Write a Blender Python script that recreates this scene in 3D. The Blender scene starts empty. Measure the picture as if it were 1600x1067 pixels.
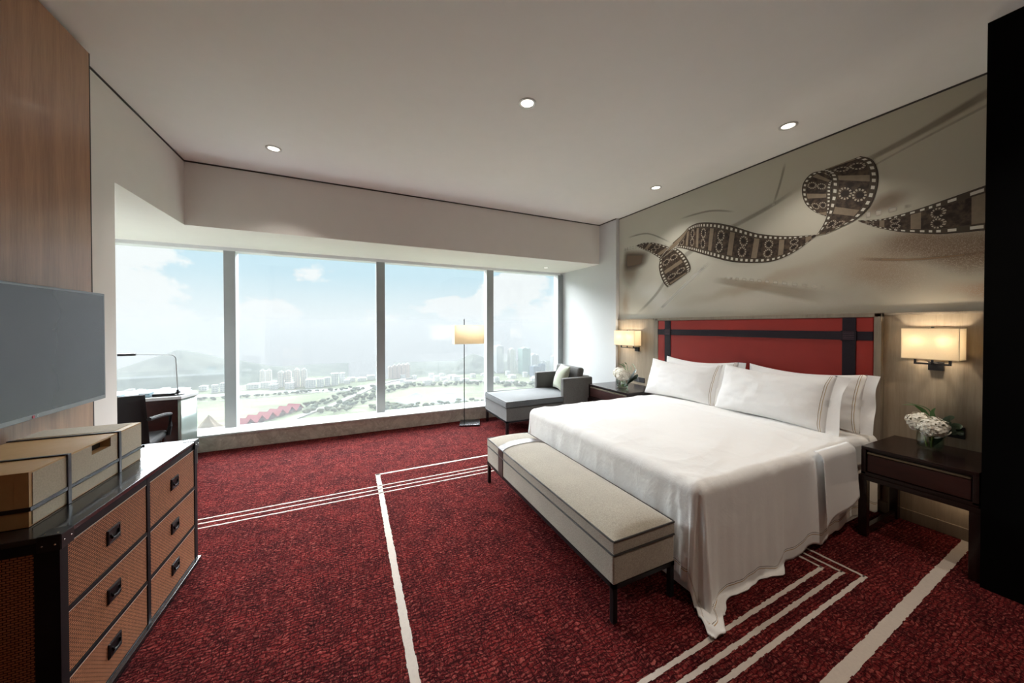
import bpy, bmesh, math, random
from mathutils import Vector, Matrix, noise
random.seed(7)
scene = bpy.context.scene
COL = scene.collection
PI = math.pi
R = math.radians

# ------------------------------------------------------------------ camera
F = 536.0; YAW = 25.19; PITCH = 0.6; CAMH = 1.433
cd = bpy.data.cameras.new('camera'); cam = bpy.data.objects.new('camera', cd); COL.objects.link(cam)
cam.location = (0, 0, CAMH)
cam.rotation_euler = (R(90 - PITCH), 0, R(-YAW))
cd.sensor_fit = 'HORIZONTAL'; cd.sensor_width = 36.0; cd.lens = 36.0 * F / 1600
cd.shift_y = (509 + F * math.tan(R(PITCH)) - 533.5) / 1600
cd.clip_start = 0.05; cd.clip_end = 5000
scene.camera = cam

# ------------------------------------------------------------------ colour management
vs = scene.view_settings
scene.display_settings.display_device = 'sRGB'
vs.view_transform = 'Standard'; vs.look = 'None'; vs.gamma = 1.0; vs.use_curve_mapping = False
vs.exposure = 0.0
scene.cycles.use_denoising = True
scene.cycles.diffuse_bounces = 6
scene.cycles.transparent_max_bounces = 16
scene.cycles.volume_bounces = 0
scene.cycles.caustics_reflective = False
scene.cycles.caustics_refractive = False


# ------------------------------------------------------------------ node helper
class NT:
    def __init__(s, tree):
        s.t = tree; s.n = tree.nodes; s.l = tree.links

    def add(s, typ, **kw):
        nd = s.n.new(typ)
        for k, v in kw.items():
            if k == 'ins':
                for kk, vv in v.items(): s.put(nd.inputs[kk], vv)
            else: setattr(nd, k, v)
        return nd

    def put(s, sock, v):
        if isinstance(v, bpy.types.NodeSocket): s.l.new(v, sock)
        elif isinstance(v, bpy.types.Node): s.l.new(v.outputs[0], sock)
        else:
            if sock.type == 'RGBA' and len(v) == 3: v = (*v, 1)
            sock.default_value = v

    def m(s, op, a, b=0.0, c=0.0, clamp=False):
        nd = s.n.new('ShaderNodeMath'); nd.operation = op; nd.use_clamp = clamp
        for i, v in enumerate((a, b, c)): s.put(nd.inputs[i], v)
        return nd.outputs[0]

    def vm(s, op, a, b=(0, 0, 0), out=0):
        nd = s.n.new('ShaderNodeVectorMath'); nd.operation = op
        s.put(nd.inputs[0], a)
        if op == 'SCALE': s.put(nd.inputs['Scale'], b)
        else: s.put(nd.inputs[1], b)
        return nd.outputs[out]

    def mix(s, fac, a, b, blend='MIX'):
        nd = s.n.new('ShaderNodeMix'); nd.data_type = 'RGBA'; nd.blend_type = blend
        s.put(nd.inputs[0], fac); s.put(nd.inputs[6], a); s.put(nd.inputs[7], b)
        return nd.outputs[2]

    def ramp(s, fac, stops, interp='LINEAR'):
        nd = s.n.new('ShaderNodeValToRGB'); cr = nd.color_ramp; cr.interpolation = interp
        while len(cr.elements) < len(stops): cr.elements.new(0.5)
        for e, (p, c) in zip(cr.elements, stops):
            e.position = p
            e.color = (c, c, c, 1) if isinstance(c, (int, float)) else (*c, 1)
        s.put(nd.inputs[0], fac)
        return nd.outputs[0]

    def smooth(s, v, a, b):
        nd = s.n.new('ShaderNodeMapRange'); nd.interpolation_type = 'SMOOTHSTEP'
        s.put(nd.inputs[0], v); nd.inputs[1].default_value = a; nd.inputs[2].default_value = b
        return nd.outputs[0]

    def noise(s, vec, scale, detail=3.0, rough=0.5, dist=0.0, col=False):
        nd = s.n.new('ShaderNodeTexNoise'); s.put(nd.inputs['Vector'], vec)
        nd.inputs['Scale'].default_value = scale; nd.inputs['Detail'].default_value = detail
        nd.inputs['Roughness'].default_value = rough; nd.inputs['Distortion'].default_value = dist
        return nd.outputs[1 if col else 0]

    def sep(s, v):
        nd = s.n.new('ShaderNodeSeparateXYZ'); s.put(nd.inputs[0], v); return nd.outputs

    def comb(s, x, y, z):
        nd = s.n.new('ShaderNodeCombineXYZ')
        for i, v in enumerate((x, y, z)): s.put(nd.inputs[i], v)
        return nd.outputs[0]


# ------------------------------------------------------------------ sky
def build_world():
    w = bpy.data.worlds.new('sky'); scene.world = w; w.use_nodes = True
    t = NT(w.node_tree); t.n.clear()
    g = t.add('ShaderNodeTexCoord').outputs['Generated']
    d = t.vm('NORMALIZE', g); x, y, z = t.sep(d)
    base = t.ramp(t.m('ADD', t.m('MULTIPLY', z, 0.5), 0.5),
                  [(0.0, (.60, .62, .60)), (.46, (.80, .84, .86)), (.505, (.85, .905, .925)), (.525, (.79, .885, .925)),
                   (.565, (.62, .81, .905)), (.60, (.56, .78, .90)), (.75, (.50, .74, .90)), (1.0, (.42, .66, .88))])
    # clouds: noise billows gathered into the banks that stand over the hills
    warp = t.vm('ADD', t.vm('MULTIPLY', d, (1, 1, 1.7)), t.vm('SCALE', t.noise(d, 3.0, 3, col=True), 0.10))
    n = t.noise(warp, 7.0, 8, .58)
    banks = None
    for (az, el, rad, amp) in ((-27, 6.0, .24, .34), (-24, .5, .16, .30), (-10.0, 1.2, .12, .36), (-5, -1, .08, .25), (26, 6.0, .14, .34), (16.5, 2.8, .12, .30), (22, 4, .1, .3), (31, 2.0, .16, .24), (5, -1.0, .14, .18), (-60, 12, .4, .2), (50, 9, .2, .2)):
        c = Vector((math.sin(R(az)) * math.cos(R(el)), math.cos(R(az)) * math.cos(R(el)), math.sin(R(el))))
        df = t.vm('SUBTRACT', d, tuple(c)); df = t.vm('MULTIPLY', df, (1, 1, 1.6))
        ln = t.vm('LENGTH', df, out=1)
        b = t.m('MULTIPLY', t.m('SUBTRACT', 1.0, t.smooth(ln, rad * .25, rad)), amp)
        banks = b if banks is None else t.m('MAXIMUM', banks, b)
    cm = t.smooth(t.m('ADD', n, banks), .60, .70)
    cm = t.m('MULTIPLY', cm, t.smooth(z, -.03, .02))
    colr = t.mix(t.m('MULTIPLY', cm, .92), base, (.955, .96, .965))
    # added bright band of sky, unseen above the view, that lights the room
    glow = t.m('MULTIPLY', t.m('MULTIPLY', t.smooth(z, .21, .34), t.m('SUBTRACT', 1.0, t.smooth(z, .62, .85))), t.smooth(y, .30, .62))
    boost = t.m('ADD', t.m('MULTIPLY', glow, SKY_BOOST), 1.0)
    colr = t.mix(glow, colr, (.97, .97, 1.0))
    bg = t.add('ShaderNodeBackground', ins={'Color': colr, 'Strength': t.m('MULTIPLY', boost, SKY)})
    o = t.add('ShaderNodeOutputWorld'); t.l.new(bg.outputs[0], o.inputs[0])


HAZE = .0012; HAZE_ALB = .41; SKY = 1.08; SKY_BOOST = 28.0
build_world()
sl = bpy.data.lights.new('sun', 'SUN'); sl.energy = 2.0; sl.angle = R(1.0); sl.color = (1, .97, .92)
so = bpy.data.objects.new('sun', sl); COL.objects.link(so); so.location = (0, -20, 40)
so.rotation_euler = (R(42), R(-14), 0)     # high behind the hotel: lights the landscape, never the room


# ------------------------------------------------------------------ materials
MATS = {}


def mat(name):
    m = bpy.data.materials.new(name); m.use_nodes = True; MATS[name] = m
    t = NT(m.node_tree); b = t.n['Principled BSDF']
    return m, t, b


def objco(t): return t.add('ShaderNodeTexCoord').outputs['Object']


def bump(t, b, h, strength=.3, dist=.002):
    bp = t.add('ShaderNodeBump'); bp.inputs['Strength'].default_value = strength; bp.inputs['Distance'].default_value = dist
    t.put(bp.inputs['Height'], h); t.l.new(bp.outputs[0], b.inputs['Normal'])


def plain(name, c, rough=.5, metal=0.0, spec=.5, var=.08, scale=8.0, bmp=0.0, coat=0.0, sheen=0.0):
    m, t, b = mat(name); o = objco(t)
    n = t.noise(o, scale, 4)
    c2 = tuple(max(0, v * (1 - var)) for v in c); c3 = tuple(min(1, v * (1 + var)) for v in c)
    t.put(b.inputs['Base Color'], t.mix(n, c2, c3))
    b.inputs['Roughness'].default_value = rough; b.inputs['Metallic'].default_value = metal
    b.inputs['Specular IOR Level'].default_value = spec
    b.inputs['Coat Weight'].default_value = coat; b.inputs['Coat Roughness'].default_value = .08
    b.inputs['Sheen Weight'].default_value = sheen
    if bmp: bump(t, b, t.noise(o, scale * 30, 2), bmp, .001)
    return m


def wood(name, c1, c2, rough=.4, grain=(18, 18, 1.2), spec=.4, coat=0.0, arch=True):
    m, t, b = mat(name); o = objco(t)
    v = t.vm('MULTIPLY', o, grain)
    n1 = t.noise(v, 1.6, 6, .62, .6)
    n2 = t.noise(t.vm('MULTIPLY', o, tuple(g * 6 for g in grain)), 2.0, 3, .6)
    f = t.m('ADD', t.m('MULTIPLY', n1, .7), t.m('MULTIPLY', n2, .3))
    f = t.ramp(f, [(.34, 0.0), (.50, .55), (.66, 1.0)])
    t.put(b.inputs['Base Color'], t.mix(f, c1, c2))
    b.inputs['Roughness'].default_value = rough; b.inputs['Specular IOR Level'].default_value = spec
    b.inputs['Coat Weight'].default_value = coat; b.inputs['Coat Roughness'].default_value = .06 if coat < .5 else .16
    bump(t, b, n2, .06, .0005)
    return m


def fabric(name, c, var=.25, weave=900.0, rough=.85, sheen=.25):
    m, t, b = mat(name); o = objco(t)
    n = t.noise(o, 160, 3, .7); n2 = t.noise(o, 5, 3)
    f = t.m('ADD', t.m('MULTIPLY', n, .8), t.m('MULTIPLY', n2, .2))
    t.put(b.inputs['Base Color'], t.mix(t.smooth(f, .3, .7), tuple(v * (1 - var) for v in c), tuple(min(1, v * (1 + var)) for v in c)))
    b.inputs['Roughness'].default_value = rough; b.inputs['Specular IOR Level'].default_value = .2
    b.inputs['Sheen Weight'].default_value = sheen
    bump(t, b, n, .35, .001)
    return m


def linen(name, c, stitch=None, wr=.25):
    """bed linen; stitch = list of v-distances (UV.y in metres from the hem) where the gold piping runs"""
    m, t, b = mat(name); o = objco(t)
    col = t.mix(t.noise(o, 3, 3), tuple(v * .97 for v in c), c)
    if stitch:
        uv = t.add('ShaderNodeTexCoord').outputs['UV']; ux, uy, _ = t.sep(uv)
        for s0, w_, cc in stitch:
            k = t.m('LESS_THAN', t.m('ABSOLUTE', t.m('SUBTRACT', uy, s0)), w_)
            col = t.mix(k, col, cc)
    t.put(b.inputs['Base Color'], col)
    b.inputs['Roughness'].default_value = .7; b.inputs['Sheen Weight'].default_value = .2
    b.inputs['Specular IOR Level'].default_value = .25
    h = t.m('ADD', t.noise(t.vm('MULTIPLY', o, (1, 1.6, 1)), 4.5, 4, .55, .8), t.m('MULTIPLY', t.noise(o, 16, 3, .5, .5), .35))
    bump(t, b, h, wr, .03)
    return m


def carpet_mat(name):
    m, t, b = mat(name); o = objco(t)
    dv = t.vm('SCALE', t.vm('SUBTRACT', t.noise(o, 9, 3, .6, col=True), (.5, .5, .5)), .06)
    dv2 = t.vm('SCALE', t.vm('SUBTRACT', t.noise(o, 45, 2, .6, col=True), (.5, .5, .5)), .020)
    p = t.vm('ADD', t.vm('ADD', o, dv), dv2)

    def brick(vec, bw, rh, ms):
        br = t.add('ShaderNodeTexBrick'); t.put(br.inputs['Vector'], vec)
        br.inputs['Scale'].default_value = 1.0; br.inputs['Mortar Size'].default_value = ms; br.inputs['Mortar Smooth'].default_value = .5
        br.inputs['Brick Width'].default_value = bw; br.inputs['Row Height'].default_value = rh
        br.offset = .37; br.squash = 1.0
        return br.outputs['Fac']
    k1 = brick(p, .036, .0175, .0034)
    x, y, z = t.sep(p)
    k2 = brick(t.comb(t.m('MULTIPLY', y, -1), x, 0.0), .048, .024, .0034)
    fade = t.smooth(t.noise(o, 14, 3, .6), .36, .62)
    k = t.m('MAXIMUM', k1, t.m('MULTIPLY', k2, fade))
    n = t.smooth(t.noise(o, 5.5, 4, .65), .34, .68); n2 = t.noise(o, 60, 3, .7)
    base = t.mix(n, CARPET_A, CARPET_B)
    base = t.mix(t.m('MULTIPLY', t.smooth(n2, .45, .75), .6), base, CARPET_C)
    # short dark and orange strokes of the tufting, lying across the room
    st = t.noise(t.vm('MULTIPLY', p, (34, 95, 1)), 1.0, 3, .6)
    st2 = t.noise(t.vm('MULTIPLY', p, (110, 40, 1)), 1.0, 2, .6)
    base = t.mix(t.m('MULTIPLY', t.smooth(st, .52, .68), .75), base, CARPET_C)
    blot = t.smooth(t.noise(o, 13, 5, .72), .46, .70)
    base = t.mix(t.m('MULTIPLY', blot, .60), base, (.024, .004, .005))
    dk_ = t.m('MAXIMUM', t.m('MULTIPLY', k, .78), t.m('MAXIMUM', t.m('MULTIPLY', t.m('SUBTRACT', 1.0, t.smooth(st, .30, .44)), .85), t.m('MULTIPLY', t.m('SUBTRACT', 1.0, t.smooth(st2, .28, .42)), .8)))
    colr = t.mix(dk_, base, (.010, .003, .004))
    t.put(b.inputs['Base Color'], colr)
    b.inputs['Roughness'].default_value = .95; b.inputs['Specular IOR Level'].default_value = .02
    b.inputs['Sheen Weight'].default_value = .0; b.inputs['Sheen Roughness'].default_value = .4
    b.inputs['Sheen Tint'].default_value = (1, .72, .74, 1)
    bump(t, b, t.m('SUBTRACT', t.noise(o, 350, 2), t.m('MULTIPLY', k, .7)), .5, .004)
    return m


CARPET_A = (.064, .006, .008); CARPET_B = (.150, .015, .015); CARPET_C = (.36, .095, .078)


def weave_mat(name, c1, c2):
    m, t, b = mat(name); o = objco(t); x, y, z = t.sep(o)
    # basket weave of flat cane strips on any upright face
    h = t.m('ADD', x, y)
    br = t.add('ShaderNodeTexBrick'); t.put(br.inputs['Vector'], t.comb(h, z, 0.0))
    br.inputs['Scale'].default_value = 1.0; br.inputs['Mortar Size'].default_value = .0016; br.inputs['Mortar Smooth'].default_value = .4
    br.inputs['Brick Width'].default_value = .017; br.inputs['Row Height'].default_value = .0078; br.offset = .5
    br.inputs['Color1'].default_value = (*c1, 1); br.inputs['Color2'].default_value = (*c2, 1); br.inputs['Mortar'].default_value = (.035, .012, .006, 1)
    n = t.noise(o, 40, 3)
    t.put(b.inputs['Base Color'], t.mix(t.m('MULTIPLY', n, .3), br.outputs['Color'], (.14, .05, .025)))
    b.inputs['Roughness'].default_value = .6; b.inputs['Specular IOR Level'].default_value = .25
    bump(t, b, t.m('SUBTRACT', 1.0, br.outputs['Fac']), .8, .003)
    return m


def shade_mat(name, through=.6, k=1.0):
    m, t, b = mat(name); o = objco(t)
    n = t.noise(o, 220, 2)
    c = t.mix(n, (.90 * k, .82 * k, .68 * k), (.98 * k, .92 * k, .80 * k))
    d = t.add('ShaderNodeBsdfDiffuse'); t.put(d.inputs[0], c)
    tr = t.add('ShaderNodeBsdfTranslucent'); t.put(tr.inputs[0], c)
    mx = t.add('ShaderNodeMixShader'); mx.inputs[0].default_value = through
    t.l.new(d.outputs[0], mx.inputs[1]); t.l.new(tr.outputs[0], mx.inputs[2])
    t.l.new(mx.outputs[0], t.n['Material Output'].inputs[0])
    return m


def glass_mat(name, tint=(.97, .99, .985), refl=.06):
    m, t, b = mat(name)
    tp = t.add('ShaderNodeBsdfTransparent'); tp.inputs[0].default_value = (*tint, 1)
    gl = t.add('ShaderNodeBsdfGlossy'); gl.inputs['Roughness'].default_value = .0
    lw = t.add('ShaderNodeLayerWeight'); lw.inputs[0].default_value = .25
    mx = t.add('ShaderNodeMixShader')
    t.put(mx.inputs[0], t.m('MULTIPLY_ADD', lw.outputs['Facing'], .25, refl * .4))
    t.l.new(tp.outputs[0], mx.inputs[1]); t.l.new(gl.outputs[0], mx.inputs[2])
    t.l.new(mx.outputs[0], t.n['Material Output'].inputs[0])
    return m


def emit_mat(name, c, s):
    m, t, b = mat(name); t.put(b.inputs['Base Color'], c)
    t.put(b.inputs['Emission Color'], c); b.inputs['Emission Strength'].default_value = s
    return m


def mural_mat(name):
    """printed wallpaper: pale stone ground, soft out-of-focus brown shapes lower right"""
    m, t, b = mat(name); o = objco(t); x, y, z = t.sep(o)
    dv = t.vm('SCALE', t.vm('SUBTRACT', t.noise(o, 1.7, 4, col=True), (.5, .5, .5)), .35)
    p = t.vm('ADD', o, dv); px, py, pz = t.sep(p)
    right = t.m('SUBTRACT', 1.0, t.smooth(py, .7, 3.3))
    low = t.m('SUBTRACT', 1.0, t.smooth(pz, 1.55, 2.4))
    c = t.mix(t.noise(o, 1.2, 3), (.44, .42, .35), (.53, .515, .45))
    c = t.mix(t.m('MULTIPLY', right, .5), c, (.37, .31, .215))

    def blob(cy, cz, ry, rz, rot, colr, a, soft=.35):
        nonlocal c
        dy = t.m('SUBTRACT', py, cy); dz = t.m('SUBTRACT', pz, cz)
        u = t.m('ADD', t.m('MULTIPLY', dy, math.cos(rot)), t.m('MULTIPLY', dz, math.sin(rot)))
        v = t.m('SUBTRACT', t.m('MULTIPLY', dz, math.cos(rot)), t.m('MULTIPLY', dy, math.sin(rot)))
        r = t.m('SQRT', t.m('ADD', t.m('POWER', t.m('ABSOLUTE', t.m('DIVIDE', u, ry)), 2.0), t.m('POWER', t.m('ABSOLUTE', t.m('DIVIDE', v, rz)), 2.0)))
        k = t.m('SUBTRACT', 1.0, t.smooth(r, soft, 1.0))
        c = t.mix(t.m('MULTIPLY', k, a), c, colr)
    blob(.85, 1.97, .60, .20, .12, (.15, .085, .045), .85, .25)
    blob(1.15, 2.37, .24, .10, -.3, (.13, .08, .05), .75, .2)
    blob(1.25, 1.85, .40, .20, .3, (.26, .15, .08), .6, .1)
    blob(.65, 1.68, .35, .09, .1, (.42, .20, .09), .55, .1)
    blob(2.10, 1.86, 1.1, .10, -.16, (.33, .25, .17), .55, .1)
    blob(1.95, 1.68, .8, .14, .05, (.56, .52, .44), .6, .1)
    blob(3.80, 2.30, .30, .34, .3, (.16, .11, .07), .8, .15)
    blob(3.35, 1.82, .55, .22, .5, (.62, .62, .58), .7, .1)
    blob(3.9, 1.8, .12, .35, 0, (.36, .22, .12), .5, .1)
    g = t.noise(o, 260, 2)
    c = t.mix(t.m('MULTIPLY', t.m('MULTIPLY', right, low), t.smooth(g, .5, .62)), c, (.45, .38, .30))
    t.put(b.inputs['Base Color'], c); b.inputs['Roughness'].default_value = .55
    b.inputs['Specular IOR Level'].default_value = .25
    return m


def film_mat(name):
    """film strip: UV.x counts frames along the strip, UV.y runs across it"""
    m, t, b = mat(name)
    uv = t.add('ShaderNodeTexCoord').outputs['UV']; u, v, _ = t.sep(uv); o = objco(t)
    n = t.noise(o, 25, 4, .6)
    body = t.mix(t.smooth(n, .35, .7), (.022, .014, .010), (.085, .056, .036))
    fr = t.m('FRACT', u)
    # picture area with two rings of pale dots
    inx = t.m('MULTIPLY', t.m('GREATER_THAN', fr, .07), t.m('LESS_THAN', fr, .86))
    iny = t.m('MULTIPLY', t.m('GREATER_THAN', v, .17), t.m('LESS_THAN', v, .83))
    c = t.mix(inx, t.mix(n, (.15, .11, .075), (.25, .195, .135)), body)
    for cv in (.335, .665):
        du = t.m('MULTIPLY', t.m('SUBTRACT', fr, .465), .95); dvv = t.m('SUBTRACT', v, cv)
        r = t.m('SQRT', t.m('ADD', t.m('MULTIPLY', du, du), t.m('MULTIPLY', dvv, dvv)))
        ang = t.m('ARCTAN2', dvv, du)
        ring = t.m('LESS_THAN', t.m('ABSOLUTE', t.m('SUBTRACT', r, .135)), .026)
        dots = t.m('GREATER_THAN', t.m('SINE', t.m('MULTIPLY', ang, 12.0)), -.25)
        c = t.mix(t.m('MULTIPLY', t.m('MULTIPLY', ring, dots), inx), c, (.36, .31, .24))
        c = t.mix(t.m('LESS_THAN', r, .075), c, (.022, .014, .010))
    c = t.mix(iny, (.062, .045, .030), c)
    h = t.m('FRACT', t.m('MULTIPLY', u, 5.0))
    hx = t.m('MULTIPLY', t.m('GREATER_THAN', h, .25), t.m('LESS_THAN', h, .72))
    a = t.m('ABSOLUTE', t.m('SUBTRACT', v, .5))
    hy = t.m('MULTIPLY', t.m('GREATER_THAN', a, .375), t.m('LESS_THAN', a, .45))
    c = t.mix(t.m('MULTIPLY', hx, hy), c, (.56, .53, .45))
    edge = t.m('GREATER_THAN', a, .487)
    c = t.mix(edge, c, (.018, .012, .009))
    t.put(b.inputs['Base Color'], c); b.inputs['Roughness'].default_value = .55; b.inputs['Specular IOR Level'].default_value = .25
    return m


def ghost_mat(name, c, amt, holes=0.0):
    """out-of-focus printed streak: soft on both long sides (UV.y) and at both ends (UV.x 0..1)"""
    m, t, b = mat(name)
    uv = t.add('ShaderNodeTexCoord').outputs['UV']; u, v, _ = t.sep(uv)
    k = t.m('MULTIPLY', t.m('SUBTRACT', 1.0, t.smooth(t.m('ABSOLUTE', t.m('SUBTRACT', v, .5)), .15, .5)),
            t.m('SUBTRACT', 1.0, t.smooth(t.m('ABSOLUTE', t.m('SUBTRACT', u, .5)), .2, .5)))
    if holes:
        k = t.m('MULTIPLY', k, t.smooth(t.m('SINE', t.m('MULTIPLY', u, holes)), -.5, .6))
    t.put(b.inputs['Base Color'], c); b.inputs['Roughness'].default_value = .55; b.inputs['Specular IOR Level'].default_value = .25
    t.put(b.inputs['Alpha'], t.m('MULTIPLY', k, amt))
    return m


def stone_mat(name, c1, c2, rough=.25):
    m, t, b = mat(name); o = objco(t)
    n = t.noise(o, 7, 8, .68, 1.2); n2 = t.noise(o, 40, 4, .6)
    c = t.mix(t.smooth(n, .3, .7), c1, c2); c = t.mix(t.m('MULTIPLY', t.smooth(n2, .55, .75), .5), c, tuple(v * 1.5 for v in c2))
    t.put(b.inputs['Base Color'], c); b.inputs['Roughness'].default_value = rough
    return m


def field_mat(name):
    m, t, b = mat(name); o = objco(t)
    n = t.noise(o, .012, 6, .62); n2 = t.noise(t.vm('MULTIPLY', o, (.35, 1.4, 1)), .05, 4, .6)
    c = t.mix(t.smooth(n, .35, .65), (.13, .165, .06), (.26, .28, .15))
    c = t.mix(t.m('MULTIPLY', t.smooth(n2, .5, .7), .6), c, (.40, .38, .29))
    t.put(b.inputs['Base Color'], c); b.inputs['Roughness'].default_value = .9
    return m


def facade_mat(name, c, win=(.34, .40, .45), fh=3.2, fw_=3.6):
    m, t, b = mat(name); o = objco(t); x, y, z = t.sep(o)
    fx = t.m('FRACT', t.m('DIVIDE', t.m('ADD', x, y), fw_)); fz = t.m('FRACT', t.m('DIVIDE', z, fh))
    k = t.m('MULTIPLY', t.m('GREATER_THAN', fx, .38), t.m('GREATER_THAN', fz, .45))
    nz = t.sep(t.add('ShaderNodeNewGeometry').outputs['Normal'])[2]
    k = t.m('MULTIPLY', k, t.m('LESS_THAN', nz, .5))
    t.put(b.inputs['Base Color'], t.mix(t.m('MULTIPLY', k, .8), t.mix(t.noise(o, .1, 3), tuple(v * .9 for v in c), c), win))
    b.inputs['Roughness'].default_value = .7
    return m


WALL = plain('wall_paint', (.74, .71, .665), .75, var=.02, spec=.2)
CEIL = plain('ceiling_paint', (.85, .825, .80), .8, var=.02, spec=.2)
WHITE = plain('white_paint', (.78, .78, .77), .6, var=.02)
COLW = plain('column_paint', (.60, .61, .61), .45, var=.02)
GAPM = plain('shadow_gap', (.05, .045, .04), .8)
CARPET = carpet_mat('carpet'); STRIPE = plain('carpet_stripe', (.50, .43, .37), .9, var=.12, scale=60, bmp=.6, sheen=.3)
PANELW = wood('panel_oak', (.27, .13, .065), (.43, .225, .115), .38, (10, 10, .7), .4, .5)
GREYW = wood('greige_oak', (.26, .205, .145), (.38, .31, .225), .45, (16, 16, .9))
FRAMEW = wood('frame_oak', (.20, .16, .12), (.29, .24, .18), .45, (16, 16, .9))
DARKW = wood('espresso_wood', (.008, .004, .0035), (.018, .007, .0055), .25, (3, 14, 14), .4, .12)
DARKW2 = wood('espresso_drawer', (.018, .0055, .005), (.046, .012, .009), .35, (14, 3, 14), .4, .1)
BLACKW = plain('black_lacquer', (.010, .010, .011), .22, spec=.5, var=.2, coat=.35)
BLACKL = plain('black_leather', (.009, .008, .009), .5, spec=.22, var=.2, scale=50, bmp=.2)
BLACKM = plain('black_metal', (.020, .020, .022), .35, .6, var=.1)
STUD = plain('nickel_stud', (.75, .73, .70), .2, 1.0)
WEAVE = weave_mat('woven_leather', (.62, .25, .12), (.48, .185, .085))
HILITE = plain('drawer_highlight', (.70, .64, .58), .35, .2)  # painted highlight along the top edge of each drawer
TAN = wood('tan_leather', (.54, .33, .15), (.60, .39, .19), .5, (4, 4, 4)); TANL = fabric('tan_linen', (.50, .42, .30), .12)
STRAP = plain('strap_leather', (.016, .012, .014), .42, var=.2)
BENCHF = fabric('bench_linen', (.375, .335, .27), .22); PIPING = plain('dark_piping', (.03, .025, .022), .6)
SATIN = plain('strap_satin', (.065, .045, .04), .34, spec=.3, var=.1)
CHAISEF = fabric('chaise_wool', (.105, .102, .098), .3); CHAISEC = fabric('chaise_seat_wool', (.095, .102, .107), .28)
CUSHF = fabric('throw_cushion', (.36, .38, .30), .25); CHAIRL = plain('chair_leather', (.012, .011, .012), .7, spec=.2)
BEDW = linen('duvet_cotton', (.84, .83, .815), [(.062, .0022, (.42, .27, .12)), (.073, .0016, (.12, .08, .05))], .22)
PILW = linen('pillow_cotton', (.86, .85, .84), [(.030, .0018, (.46, .33, .17)), (.042, .0016, (.30, .21, .11))], .16)
SHEET = linen('sheet_cotton', (.82, .82, .82), None, .1)
REDL = plain('red_leather', (.30, .022, .015), .45, var=.12, scale=6, bmp=.15, spec=.3)
PURL = plain('aubergine_leather', (.012, .006, .012), .5, spec=.25, var=.2, scale=20)
SHADE = shade_mat('lamp_shade_fabric'); SHADE2 = shade_mat('floor_lamp_shade_fabric', .5, 1.0)
GLASS = glass_mat('window_glass'); VGLASS = glass_mat('vase_glass', (.88, .93, .90), .2)
ALU = plain('grey_aluminium', (.33, .35, .355), .45, .35, var=.05)
WHITELIT = plain('white_lit_aluminium', (.72, .74, .75), .4, var=.03)
SILLS = stone_mat('curb_marble', (.32, .27, .225), (.52, .455, .39), .3)
SILLT = plain('sill_top', (.55, .55, .54), .3, var=.04)
SCREEN = plain('tv_screen', (.042, .042, .055), .24, spec=.75, var=.05)
BEZEL = plain('tv_bezel', (.20, .20, .205), .3, .6)
WLOGO = plain('logo_white', (.7, .7, .7), .5); RLOGO = plain('logo_red', (.55, .06, .09), .5)
PETAL = plain('hydrangea_petal', (.86, .82, .72), .6, var=.1, scale=30); CORE = plain('bloom_core', (.36, .34, .20), .8)
LEAF = plain('leaf_green', (.045, .13, .028), .5, var=.4, scale=30); DLEAF = plain('leaf_dark', (.014, .03, .012), .4, var=.3)
STEMG = plain('stem_green', (.20, .30, .07), .5, var=.2)
WATER = glass_mat('vase_water', (.80, .86, .78), .05)
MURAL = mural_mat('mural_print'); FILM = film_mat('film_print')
DOWNE = emit_mat('downlight_glow', (1.0, .93, .82), 3.5); RINGM = plain('downlight_ring', (.62, .61, .59), .35, .3)
SOCK = plain('socket_black', (.02, .02, .022), .4); SOCKD = plain('socket_slot', (.006, .006, .006), .6)
DESKT = plain('desk_white_lacquer', (.74, .77, .80), .12, var=.03, coat=.4); DESKE = plain('desk_end_gloss', (.24, .30, .275), .22, var=.05, coat=.5, spec=.8)
PAPER = plain('grey_blue_card', (.25, .36, .42), .6); FOLD = plain('tan_folder', (.42, .26, .07), .6)
BLACKP = plain('filler_black', (.0035, .0035, .0035), .9, spec=.02, var=.1)


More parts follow.
